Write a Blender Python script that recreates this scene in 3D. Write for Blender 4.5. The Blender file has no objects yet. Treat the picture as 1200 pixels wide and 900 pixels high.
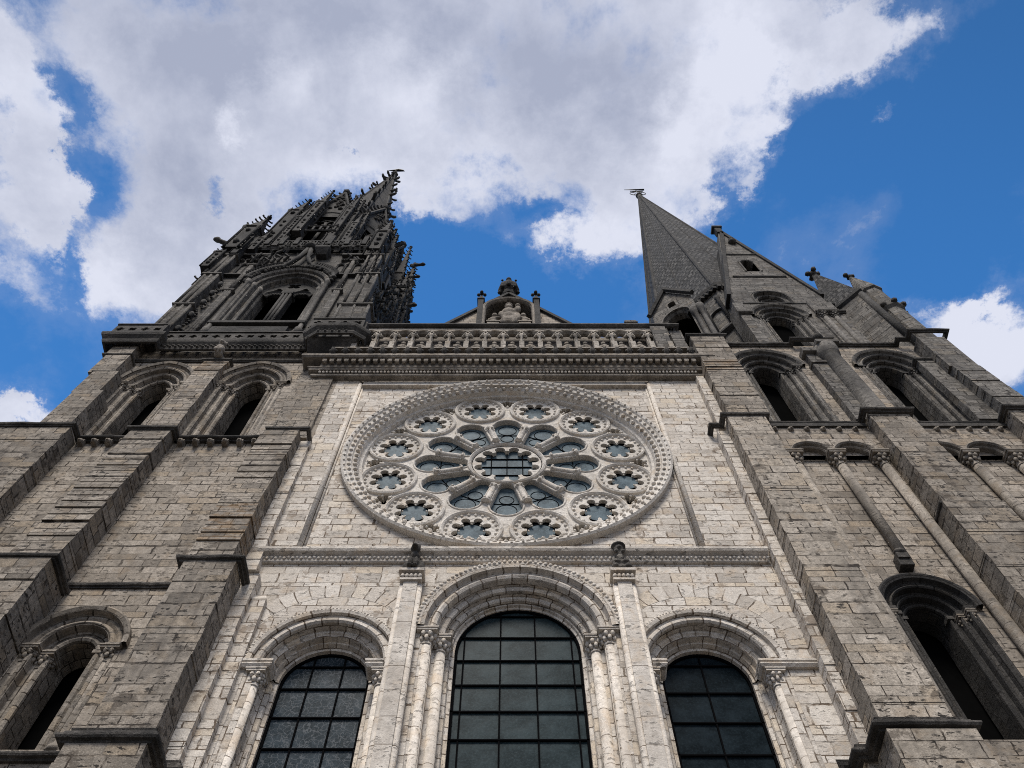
import bpy, bmesh, math, random
from mathutils import Vector, Matrix
from mathutils.geometry import delaunay_2d_cdt
R = math.radians
PI = math.pi
random.seed(7)
sc = bpy.context.scene
COL = sc.collection

# ------------------------------------------------------------------ camera, sky, sun, exposure
cam_d = bpy.data.cameras.new('camera')
cam_d.lens = 30.0; cam_d.sensor_width = 36.0; cam_d.clip_start = 0.1; cam_d.clip_end = 3000
cam = bpy.data.objects.new('camera', cam_d); COL.objects.link(cam)
cam.location = (0, -16.5, 1.6); cam.rotation_euler = (R(90 + 64.9), 0, 0)
sc.camera = cam
SUN_EL, SUN_AZ = 54.0, 190.0          # azimuth clockwise from +Y: ahead-left of the west front
sun_d = bpy.data.lights.new('sun', 'SUN'); sun_d.energy = 4.0; sun_d.angle = R(22); sun_d.color = (1.0, .94, .86)
sun = bpy.data.objects.new('sun', sun_d); COL.objects.link(sun)
sdir = Vector((math.sin(R(SUN_AZ)) * math.cos(R(SUN_EL)), math.cos(R(SUN_AZ)) * math.cos(R(SUN_EL)), math.sin(R(SUN_EL))))
sun.rotation_euler = sdir.to_track_quat('Z', 'Y').to_euler()
sc.view_settings.view_transform = 'Standard'
sc.view_settings.look = 'None'
sc.view_settings.exposure = 0.0
sc.view_settings.gamma = 1.0
sc.view_settings.use_curve_mapping = False
sc.render.engine = 'CYCLES'
sc.cycles.use_denoising = False
sc.cycles.filter_width = 1.0
sc.cycles.max_bounces = 5
sc.cycles.diffuse_bounces = 3


class NT:
    """small helper for node trees"""
    def __init__(s, tree):
        s.t = tree; s.n = tree.nodes; s.l = tree.links
    def put(s, sock, v):
        if v is None: return
        if isinstance(v, bpy.types.NodeSocket): s.l.new(v, sock)
        elif isinstance(v, (tuple, list)) and sock.type == 'RGBA' and len(v) == 3: sock.default_value = (*v, 1)
        else: sock.default_value = v
    def node(s, typ, **kw):
        nd = s.n.new(typ)
        for k, v in kw.items(): setattr(nd, k, v)
        return nd
    def math(s, op, a, b=None, c=None, clamp=False):
        nd = s.node('ShaderNodeMath', operation=op, use_clamp=clamp)
        s.put(nd.inputs[0], a); s.put(nd.inputs[1], b); s.put(nd.inputs[2], c)
        return nd.outputs[0]
    def vmath(s, op, a, b=None):
        nd = s.node('ShaderNodeVectorMath', operation=op)
        s.put(nd.inputs[0], a); s.put(nd.inputs[1], b)
        return nd.outputs['Value'] if op in ('DOT_PRODUCT', 'LENGTH') else nd.outputs[0]
    def xyz(s, x, y, z):
        nd = s.node('ShaderNodeCombineXYZ')
        s.put(nd.inputs[0], x); s.put(nd.inputs[1], y); s.put(nd.inputs[2], z)
        return nd.outputs[0]
    def sep(s, v):
        nd = s.node('ShaderNodeSeparateXYZ'); s.put(nd.inputs[0], v); return nd.outputs
    def noise(s, vec, scale, detail=4, rough=.55, dist=0, dim='3D'):
        nd = s.node('ShaderNodeTexNoise', noise_dimensions=dim)
        if dim == '1D': s.put(nd.inputs['W'], vec)
        else: s.put(nd.inputs['Vector'], vec)
        nd.inputs['Scale'].default_value = scale; nd.inputs['Detail'].default_value = detail
        nd.inputs['Roughness'].default_value = rough; nd.inputs['Distortion'].default_value = dist
        return nd.outputs[0], nd.outputs[1]
    def remap(s, v, a, b, c=0., d=1., smooth=True):
        nd = s.node('ShaderNodeMapRange', interpolation_type='SMOOTHSTEP' if smooth else 'LINEAR')
        s.put(nd.inputs[0], v); s.put(nd.inputs[1], a); s.put(nd.inputs[2], b); s.put(nd.inputs[3], c); s.put(nd.inputs[4], d)
        return nd.outputs[0]
    def mix(s, f, a, b, mode='MIX'):
        nd = s.node('ShaderNodeMix', data_type='RGBA', blend_type=mode)
        s.put(nd.inputs['Factor'], f); s.put(nd.inputs[6], a); s.put(nd.inputs[7], b)
        return nd.outputs[2]


# ------------------------------------------------------------------ sky with a layer of broken cloud (directions only)
def make_world():
    w = bpy.data.worlds.new('World'); sc.world = w; w.use_nodes = True
    N = NT(w.node_tree); N.n.clear()
    out = N.node('ShaderNodeOutputWorld')
    sky = N.node('ShaderNodeTexSky', sky_type='NISHITA', sun_disc=False)
    sky.sun_elevation = R(SUN_EL); sky.sun_rotation = R(SUN_AZ); sky.air_density = 1.0; sky.dust_density = .3; sky.ozone_density = 3.0
    hs = N.node('ShaderNodeHueSaturation'); hs.inputs['Saturation'].default_value = 1.3; hs.inputs['Value'].default_value = SKYV
    N.put(hs.inputs['Color'], sky.outputs[0])
    tc = N.node('ShaderNodeTexCoord')
    x, y, z = N.sep(tc.outputs['Generated'])
    blue = N.vmath('SCALE', hs.outputs[0]); N.put(blue.node.inputs['Scale'], N.remap(y, -.15, .45, .72, 1.35))
    zz = N.math('MAXIMUM', z, .06)
    px = N.math('DIVIDE', x, zz); py = N.math('DIVIDE', y, zz)
    P = N.xyz(px, py, 0.)
    # ragged edges: shift the layer coordinates by noise
    _, nc = N.noise(P, 5.0, 11, .68)
    off = N.vmath('SCALE', N.vmath('SUBTRACT', nc, (.5, .5, .5)))
    off.node.inputs['Scale'].default_value = .25
    Q = N.vmath('ADD', P, off)
    qx, qy, _z = N.sep(Q)
    def field(lst):
        F = None
        for (cx, cy, rx, ry, wt) in lst:
            dx = N.math('MULTIPLY', N.math('SUBTRACT', qx, cx), 1 / rx)
            dy = N.math('MULTIPLY', N.math('SUBTRACT', qy, cy), 1 / ry)
            d2 = N.math('ADD', N.math('MULTIPLY', dx, dx), N.math('MULTIPLY', dy, dy))
            e = N.math('MULTIPLY', N.math('EXPONENT', N.math('MULTIPLY', d2, -1.)), wt)
            F = e if F is None else N.math('ADD', F, e)
        return F
    F = field(CLOUDS)
    # the rest of the sky (outside the photographed part) has scattered cloud too
    far = N.math('SUBTRACT', N.noise(P, .8, 3)[0], .5)
    behind = N.remap(py, -.25, -.9, 0, 1)
    F = N.math('ADD', F, N.math('MULTIPLY', behind, N.math('MULTIPLY_ADD', far, 2.0, .75)))
    f1 = N.noise(P, 5.5, 14, .63, .1)[0]
    f2 = N.noise(P, 2.4, 6, .52, .1)[0]
    soft = N.math('MINIMUM', F, 1.0)
    D = N.math('ADD', soft, N.math('ADD', N.math('MULTIPLY', N.math('SUBTRACT', f1, .5), 2.6), N.math('MULTIPLY', N.math('SUBTRACT', f2, .5), .8)))
    dens = N.remap(D, .20, .84)
    f3 = N.noise(N.vmath('ADD', P, (.03, -.05, .0)), 5.5, 14, .63, .1)[0]
    edge = N.math('MULTIPLY', N.math('SUBTRACT', f1, f3), 1.6)
    g = N.math('MULTIPLY', N.math('SUBTRACT', f2, .5), 1.5)
    grey = N.math('ADD', N.math('ADD', N.math('ADD', N.math('MULTIPLY', field(GREYS), 1.35), .24), g), edge, clamp=True)
    c = N.mix(grey, CL_LIT, CL_GREY)
    veil = N.remap(D, -.1, .4, 0, .10)
    col = N.mix(N.math('MAXIMUM', dens, veil), blue, c)
    bg = N.node('ShaderNodeBackground'); N.put(bg.inputs[0], col); bg.inputs[1].default_value = .1
    N.l.new(bg.outputs[0], out.inputs[0])

SKYV = 1.65
CL_LIT = (7.4, 7.7, 8.9); CL_GREY = (3.9, 4.3, 5.6)
CLOUDS = [
    (-0.161, 0.102, 0.313, 0.117, 1.10),
    (-0.389, 0.245, 0.096, 0.123, 0.90),
    (0.019, 0.066, 0.224, 0.131, 0.70),
    (0.214, 0.058, 0.140, 0.061, 0.80),
    (0.370, 0.047, 0.079, 0.041, 1.05),
    (0.169, 0.210, 0.060, 0.089, 0.95),
    (0.103, 0.282, 0.082, 0.040, 0.90),
    (-0.560, 0.102, 0.043, 0.054, 0.80),
    (-0.544, 0.196, 0.032, 0.059, 0.85),
    (-0.604, 0.319, 0.052, 0.038, 0.55),
    (-0.354, 0.319, 0.114, 0.060, 0.80),
    (-0.489, 0.319, 0.042, 0.054, 0.40),
    (-0.659, 0.521, 0.047, 0.023, 1.30),
    (0.620, 0.409, 0.103, 0.056, 1.20),
    (0.547, 0.369, 0.048, 0.020, 0.70),
    (0.266, 0.207, 0.016, 0.035, 0.80),
    (0.276, 0.148, 0.029, 0.024, 0.60),
    (0.215, 0.167, 0.049, 0.038, 0.40),
    (0.404, 0.131, 0.015, 0.007, 0.60),
    (0.278, 0.129, 0.029, 0.028, 0.30),
    (-0.720, 0.129, 0.163, 0.186, 0.60),
    (0.000, -0.139, 0.593, 0.122, 1.00),
    (-0.556, 0.225, 0.040, 0.110, 0.45),
    (-0.517, 0.186, 0.026, 0.048, -0.55),
    (-0.483, 0.120, 0.024, 0.023, -0.30),
    (-0.573, 0.298, 0.041, 0.037, -0.45),
    (-0.524, 0.287, 0.018, 0.063, -0.50),
    (-0.351, 0.227, 0.020, 0.028, -0.75),
    (-0.174, 0.148, 0.014, 0.007, -0.70),
    (-0.047, 0.314, 0.083, 0.045, -1.10),
    (0.030, 0.245, 0.026, 0.027, -0.70),
    (-0.124, 0.298, 0.023, 0.048, -0.70),
    (-0.095, 0.352, 0.137, 0.045, -0.60),
    (0.342, 0.167, 0.059, 0.057, -0.40),
    (0.525, 0.157, 0.078, 0.133, -0.60),
    (0.254, 0.256, 0.030, 0.072, -0.50),
    (-0.101, 0.235, 0.040, 0.022, 0.50),
    (-0.114, 0.319, 0.021, 0.038, 0.50),
    (-0.010, 0.287, 0.026, 0.026, 0.45),
]
GREYS = [
    (0.000, 0.093, 0.161, 0.098, 0.55),
    (-0.280, 0.066, 0.131, 0.070, 0.40),
    (-0.392, 0.176, 0.088, 0.087, 0.35),
    (0.134, 0.120, 0.057, 0.073, 0.30),
    (0.324, 0.049, 0.037, 0.021, 0.20),
    (-0.113, 0.093, 0.047, 0.045, -0.45),
    (-0.248, 0.111, 0.038, 0.036, -0.30),
    (0.244, 0.075, 0.056, 0.035, -0.30),
    (-0.301, 0.152, 0.015, 0.019, -0.40),
    (0.213, 0.148, 0.039, 0.038, -0.30),
    (0.082, 0.287, 0.092, 0.042, -0.30),
    (-0.039, 0.186, 0.069, 0.048, -0.10),
    (-0.489, 0.319, 0.062, 0.065, -0.35),
    (0.580, 0.397, 0.086, 0.046, -0.40),
    (-0.158, 0.196, 0.079, 0.039, -0.20),
    (0.000, -0.103, 0.517, 0.112, 0.50),
]
make_world()


# ------------------------------------------------------------------ materials
def new_mat(name):
    m = bpy.data.materials.new(name); m.use_nodes = True
    N = NT(m.node_tree); N.n.clear()
    out = N.node('ShaderNodeOutputMaterial'); b = N.node('ShaderNodeBsdfPrincipled')
    N.l.new(b.outputs[0], out.inputs[0])
    b.inputs['Roughness'].default_value = .9
    b.inputs['Specular IOR Level'].default_value = .25
    return m, N, b


def stone(name, ca, cb, mortar, row=.36, bw=.72, msize=.020, mode='wall', soot=.4, soot_col=(.035, .033, .032), pits=.5,
          lichen=0., bump=.6, patch=.25, sootscale=.35, wear=1.):
    """weathered limestone; mode wall = ashlar, arch = voussoirs laid along the UV, drum = column drums, carve = no joints"""
    m, N, b = new_mat(name)
    geo = N.node('ShaderNodeNewGeometry')
    P = geo.outputs['Position']
    x, y, z = N.sep(P)
    if mode == 'arch':
        uv = N.node('ShaderNodeUVMap').outputs[0]
        u, v, _ = N.sep(uv)
    elif mode == 'wall':
        nx, ny, nz = N.sep(geo.outputs['True Normal'])
        u = N.math('SUBTRACT', N.math('MULTIPLY', y, nx), N.math('MULTIPLY', x, ny))
        v = z
    else:
        u = x; v = z
    big = N.noise(P, .55, 5, .6)[0]
    fine = N.noise(P, 7., 8, .65)[0]
    if mode in ('wall', 'arch'):
        # uneven courses and wandering joints
        if mode == 'wall':
            v2 = N.math('ADD', v, N.math('MULTIPLY', N.noise(v, .8, 3, .6, 0, '1D')[0], .8))
            rowid = N.math('FLOOR', N.math('DIVIDE', v2, row))
            u2 = N.math('ADD', u, N.math('MULTIPLY', N.noise(N.xyz(u, rowid, 0.), .8, 1, .5)[0], 1.1))
        else:
            v2, u2 = v, u
        jit = N.noise(N.xyz(u, v, 0.), 3.6, 7, .72)[1]
        jx, jy, _ = N.sep(jit)
        vec = N.xyz(N.math('MULTIPLY_ADD', N.math('SUBTRACT', jx, .5), .12, u2), N.math('MULTIPLY_ADD', N.math('SUBTRACT', jy, .5), .075, v2), 0.)
        br = N.node('ShaderNodeTexBrick'); br.offset = .5; br.squash = 1.0
        N.put(br.inputs['Vector'], vec)
        br.inputs['Scale'].default_value = 1; br.inputs['Brick Width'].default_value = bw; br.inputs['Row Height'].default_value = row
        br.inputs['Mortar Size'].default_value = msize; br.inputs['Mortar Smooth'].default_value = .25; br.inputs['Bias'].default_value = 0
        N.put(br.inputs['Color1'], (0, 0, 0)); N.put(br.inputs['Color2'], (1, 1, 1)); N.put(br.inputs['Mortar'], (.5, .5, .5))
        rnd = br.outputs[0]; mort = br.outputs['Fac']
        c = N.mix(rnd, ca, cb)
        r2 = N.math('FRACT', N.math('MULTIPLY', rnd, 17.31)); r3 = N.math('FRACT', N.math('MULTIPLY', rnd, 41.7))
        c = N.mix(N.remap(r2, .78, .95, 0, .7), c, tuple(.6 * k for k in ca))
        c = N.mix(N.remap(r3, .80, .97, 0, .55), c, (cb[0] * .92, cb[1] * .80, cb[2] * .62))
    else:
        c = N.mix(N.remap(big, .3, .7), ca, cb); mort = None
        if mode == 'drum':
            fz = N.math('FRACT', N.math('DIVIDE', z, .85))
            mort = N.math('LESS_THAN', fz, .025)
    # mottling of the stone itself
    c = N.mix(N.remap(big, .35, .68, 0, patch), c, tuple(min(1, 1.25 * k) for k in cb))
    c = N.mix(N.remap(fine, .36, .62, .5 * wear, 0), c, tuple(.5 * k for k in ca))
    grit = N.noise(P, 26., 4, .7)[0]
    c = N.mix(N.remap(grit, .38, .6, .45 * wear, 0), c, tuple(.42 * k for k in ca))
    c = N.mix(N.remap(grit, .56, .70, 0, .4), c, tuple(min(1, 1.35 * k) for k in cb))
    wn, wc = N.noise(P, 1.7, 4, .6)
    c = N.mix(N.remap(wn, .52, .66, 0, .35), c, (ca[0] * .95, ca[1] * .80, ca[2] * .62))
    # dark mortar, with stretches of joint that are washed out or patched
    if mort is not None:
        jn = N.noise(P, 2.1, 3, .6)[0]
        c = N.mix(N.math('MULTIPLY', mort, N.remap(jn, .36, .56, .2, 1)), c, mortar)
        if mode == 'wall':
            pt = N.noise(P, 1.35, 5, .7)[0]
            c = N.mix(N.remap(pt, .575, .63, 0, .6), c, tuple(1.5 * k for k in mortar))
    # black crust, in patches and in rain streaks
    st = N.noise(N.xyz(N.math('MULTIPLY', u, 2.4), N.math('MULTIPLY', y, 1.2), N.math('MULTIPLY', z, .22)), 1., 5, .62)[0]
    bl = N.noise(P, sootscale, 6, .66, .4)[0]
    sm = N.math('MULTIPLY', N.remap(N.math('ADD', N.math('ADD', N.math('MULTIPLY', st, .42), N.math('MULTIPLY', bl, .5)), N.math('MULTIPLY', N.math('SUBTRACT', grit, .5), .5)), .46, .60), soot, clamp=True)
    c = N.mix(sm, c, soot_col)
    # weathering holes, longer along the bed
    pn = N.noise(N.xyz(N.math('MULTIPLY', u, 4.2), N.math('MULTIPLY', y, 4.), N.math('MULTIPLY', v, 9.)), 1., 3, .6)[0]
    pit = N.remap(pn, .575, .62, 0, pits)
    zone = N.remap(N.noise(P, 1.1, 4, .65)[0], .40, .60)
    pit = N.math('MULTIPLY', pit, zone)
    c = N.mix(pit, c, (.03, .026, .022))
    if lichen:
        ln = N.noise(N.xyz(N.math('MULTIPLY', u, 1.3), y, N.math('MULTIPLY', v, 4.)), 1.6, 5, .65)[0]
        c = N.mix(N.remap(ln, .42, .62, 0, lichen), c, (.20, .115, .045))
    N.put(b.inputs['Base Color'], c)
    h = N.math('ADD', N.math('MULTIPLY', fine, .7 if mode == 'carve' else .45), N.math('MULTIPLY', grit, .25))
    h = N.math('SUBTRACT', h, N.math('MULTIPLY', pit, 1.2))
    if mort is not None: h = N.math('SUBTRACT', h, N.math('MULTIPLY', mort, .8))
    if mode == 'wall': h = N.math('ADD', h, N.math('MULTIPLY', rnd, .35))
    bp = N.node('ShaderNodeBump'); bp.inputs['Strength'].default_value = bump; bp.inputs['Distance'].default_value = .12 if mode == 'carve' else .07
    N.put(bp.inputs['Height'], h); N.l.new(bp.outputs[0], b.inputs['Normal'])
    return m


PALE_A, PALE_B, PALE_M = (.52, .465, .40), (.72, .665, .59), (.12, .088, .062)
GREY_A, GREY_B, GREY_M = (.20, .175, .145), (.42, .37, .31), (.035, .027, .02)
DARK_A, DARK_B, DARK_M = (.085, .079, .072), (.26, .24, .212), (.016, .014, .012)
M = {}
M['pale_wall'] = stone('pale_wall', PALE_A, PALE_B, PALE_M, wear=.65, soot=.10)
M['pale_arch'] = stone('pale_arch', PALE_A, PALE_B, PALE_M, wear=.65, mode='arch', row=.4, bw=.42, soot=.22, pits=.5)
M['pale_drum'] = stone('pale_drum', PALE_A, PALE_B, PALE_M, wear=.65, mode='drum', soot=.22, pits=.5)
M['pale_carve'] = stone('pale_carve', PALE_A, PALE_B, PALE_M, wear=.65, mode='carve', soot=.3, pits=.6)
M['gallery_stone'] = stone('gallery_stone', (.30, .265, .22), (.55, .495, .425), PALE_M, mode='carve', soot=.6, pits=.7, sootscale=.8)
M['rose_carve'] = stone('rose_carve', (.56, .515, .455), (.73, .685, .62), PALE_M, wear=.6, mode='carve', soot=.16, pits=.3)
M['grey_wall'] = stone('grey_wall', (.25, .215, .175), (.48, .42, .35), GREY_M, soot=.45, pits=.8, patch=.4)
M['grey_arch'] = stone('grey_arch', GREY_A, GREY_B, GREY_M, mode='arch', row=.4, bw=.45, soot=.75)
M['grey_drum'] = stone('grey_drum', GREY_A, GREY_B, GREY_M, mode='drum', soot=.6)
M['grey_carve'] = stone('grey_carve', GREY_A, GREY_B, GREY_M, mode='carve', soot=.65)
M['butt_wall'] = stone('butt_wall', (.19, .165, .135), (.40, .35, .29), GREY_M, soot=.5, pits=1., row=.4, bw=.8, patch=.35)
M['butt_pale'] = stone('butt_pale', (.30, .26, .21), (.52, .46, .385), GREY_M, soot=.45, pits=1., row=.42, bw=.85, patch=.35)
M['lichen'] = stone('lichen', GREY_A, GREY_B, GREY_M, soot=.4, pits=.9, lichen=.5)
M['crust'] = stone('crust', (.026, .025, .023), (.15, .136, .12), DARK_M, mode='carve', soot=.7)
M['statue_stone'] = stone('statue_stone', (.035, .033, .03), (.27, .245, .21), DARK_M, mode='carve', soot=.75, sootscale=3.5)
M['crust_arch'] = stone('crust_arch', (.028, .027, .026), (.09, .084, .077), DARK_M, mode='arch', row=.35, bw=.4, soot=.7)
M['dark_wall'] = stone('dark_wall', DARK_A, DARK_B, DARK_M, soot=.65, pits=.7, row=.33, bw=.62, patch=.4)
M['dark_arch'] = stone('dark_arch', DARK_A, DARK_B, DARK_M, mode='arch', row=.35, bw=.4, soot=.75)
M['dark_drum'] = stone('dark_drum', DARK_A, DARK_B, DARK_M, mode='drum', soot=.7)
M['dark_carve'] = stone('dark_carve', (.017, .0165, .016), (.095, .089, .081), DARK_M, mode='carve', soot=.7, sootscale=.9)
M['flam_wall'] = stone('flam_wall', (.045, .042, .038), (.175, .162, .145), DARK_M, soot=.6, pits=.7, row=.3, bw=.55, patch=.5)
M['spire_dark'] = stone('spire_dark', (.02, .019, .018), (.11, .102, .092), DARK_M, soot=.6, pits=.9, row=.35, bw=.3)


def scales_mat():
    m, N, b = new_mat('spire_scales')
    geo = N.node('ShaderNodeNewGeometry'); P = geo.outputs['Position']
    x, y, z = N.sep(P); nx, ny, nz = N.sep(geo.outputs['True Normal'])
    u = N.math('SUBTRACT', N.math('MULTIPLY', y, nx), N.math('MULTIPLY', x, ny))
    jit = N.sep(N.noise(P, 2.0, 5, .65)[1])
    br = N.node('ShaderNodeTexBrick'); br.offset = .5
    N.put(br.inputs['Vector'], N.xyz(N.math('MULTIPLY_ADD', jit[0], .55, u), N.math('MULTIPLY_ADD', jit[1], .6, z), 0.))
    br.inputs['Scale'].default_value = 1; br.inputs['Brick Width'].default_value = .42; br.inputs['Row Height'].default_value = .62
    br.inputs['Mortar Size'].default_value = .07; br.inputs['Mortar Smooth'].default_value = .5
    N.put(br.inputs['Color1'], (.04, .04, .039)); N.put(br.inputs['Color2'], (.15, .142, .132)); N.put(br.inputs['Mortar'], (.008, .008, .008))
    f = N.noise(P, 4.5, 7, .7)[0]; g = N.noise(P, .35, 4)[0]
    c = N.mix(N.remap(f, .42, .58, .9, 0), br.outputs[0], (.018, .018, .018)); c = N.mix(N.remap(f, .56, .68, 0, .5), c, (.30, .285, .26))
    c = N.mix(N.remap(g, .4, .65, .5, 0), c, (.055, .055, .056))
    N.put(b.inputs['Base Color'], c)
    h = N.math('ADD', N.math('MULTIPLY', N.math('SUBTRACT', 1., br.outputs['Fac']), 1.), N.math('MULTIPLY', f, .6))
    bp = N.node('ShaderNodeBump'); bp.inputs['Strength'].default_value = 1.; bp.inputs['Distance'].default_value = .15
    N.put(bp.inputs['Height'], h); N.l.new(bp.outputs[0], b.inputs['Normal'])
    return m


def glass_mat(name, ca, cb, lead=False, rough=.3, scale=1.6, spec=.1):
    m, N, b = new_mat(name)
    P = N.node('ShaderNodeNewGeometry').outputs['Position']
    n = N.noise(P, scale, 6, .65)[0]; n2 = N.noise(P, 14., 5, .7)[0]
    c = N.mix(N.remap(n, .35, .7), ca, cb)
    c = N.mix(N.remap(n2, .45, .7, 0, .45), c, tuple(1.7 * k for k in cb))
    if lead:
        vo = N.node('ShaderNodeTexVoronoi', feature='DISTANCE_TO_EDGE'); vo.inputs['Scale'].default_value = 5.5
        w = N.vmath('ADD', P, N.vmath('SCALE', N.noise(P, 2.5, 3)[1])); w.node.inputs[1].links[0].from_node.inputs['Scale'].default_value = .5
        N.put(vo.inputs['Vector'], w)
        c = N.mix(N.remap(vo.outputs[0], .012, .06, .55, 0), c, (.13, .14, .15))
        wv = N.noise(P, 9., 2, .5, 2.)[0]
        c = N.mix(N.remap(N.math('ABSOLUTE', N.math('SUBTRACT', wv, .5)), .0, .02, .45, 0), c, (.12, .13, .14))
    N.put(b.inputs['Base Color'], c)
    b.inputs['Roughness'].default_value = rough; b.inputs['Specular IOR Level'].default_value = spec
    bp = N.node('ShaderNodeBump'); bp.inputs['Strength'].default_value = .15; bp.inputs['Distance'].default_value = .04
    N.put(bp.inputs['Height'], n); N.l.new(bp.outputs[0], b.inputs['Normal'])
    return m


def plain(name, col, rough=.7, metal=0.):
    m, N, b = new_mat(name)
    P = N.node('ShaderNodeNewGeometry').outputs['Position']
    n = N.noise(P, 4., 4)[0]
    N.put(b.inputs['Base Color'], N.mix(n, tuple(.7 * k for k in col), tuple(1.3 * k for k in col)))
    b.inputs['Roughness'].default_value = rough; b.inputs['Metallic'].default_value = metal
    b.inputs['Specular IOR Level'].default_value = 0. if max(col) < .01 else .15
    return m


M['scales'] = scales_mat()
M['rose_glass'] = glass_mat('rose_glass', (.035, .055, .068), (.10, .138, .160), rough=.45, spec=.03)
M['lancet_glass'] = glass_mat('lancet_glass', (.010, .018, .021), (.030, .045, .050), spec=.02)
M['lancet_glass_lead'] = glass_mat('lancet_glass_lead', (.010, .017, .022), (.030, .043, .054), lead=True, spec=.02)
M['lancet_glass_dark'] = glass_mat('lancet_glass_dark', (.004, .007, .009), (.013, .020, .025), spec=.02)
M['iron'] = plain('iron', (.005, .005, .0055), .8)  # window bars, also the discs that paint darkness behind the rose openings
M['dark_void'] = plain('dark_void', (.004, .004, .004), 1.)  # near-black, paints the unlit interior seen through openings
M['vane'] = plain('vane', (.02, .02, .02), .5, .5)
M['roof'] = plain('roof_lead', (.12, .13, .13), .7)


# ------------------------------------------------------------------ mesh helpers
ORIGIN = {}


def inside(x, y, l):
    """winding-number test, so lobes that overlap still count as one opening"""
    w = 0; n = len(l)
    for i in range(n):
        x0, y0 = l[i]; x1, y1 = l[(i + 1) % n]
        cr = (x1 - x0) * (y - y0) - (x - x0) * (y1 - y0)
        if y0 <= y:
            if y1 > y and cr > 0: w += 1
        elif y1 <= y and cr < 0: w -= 1
    return w != 0


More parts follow.
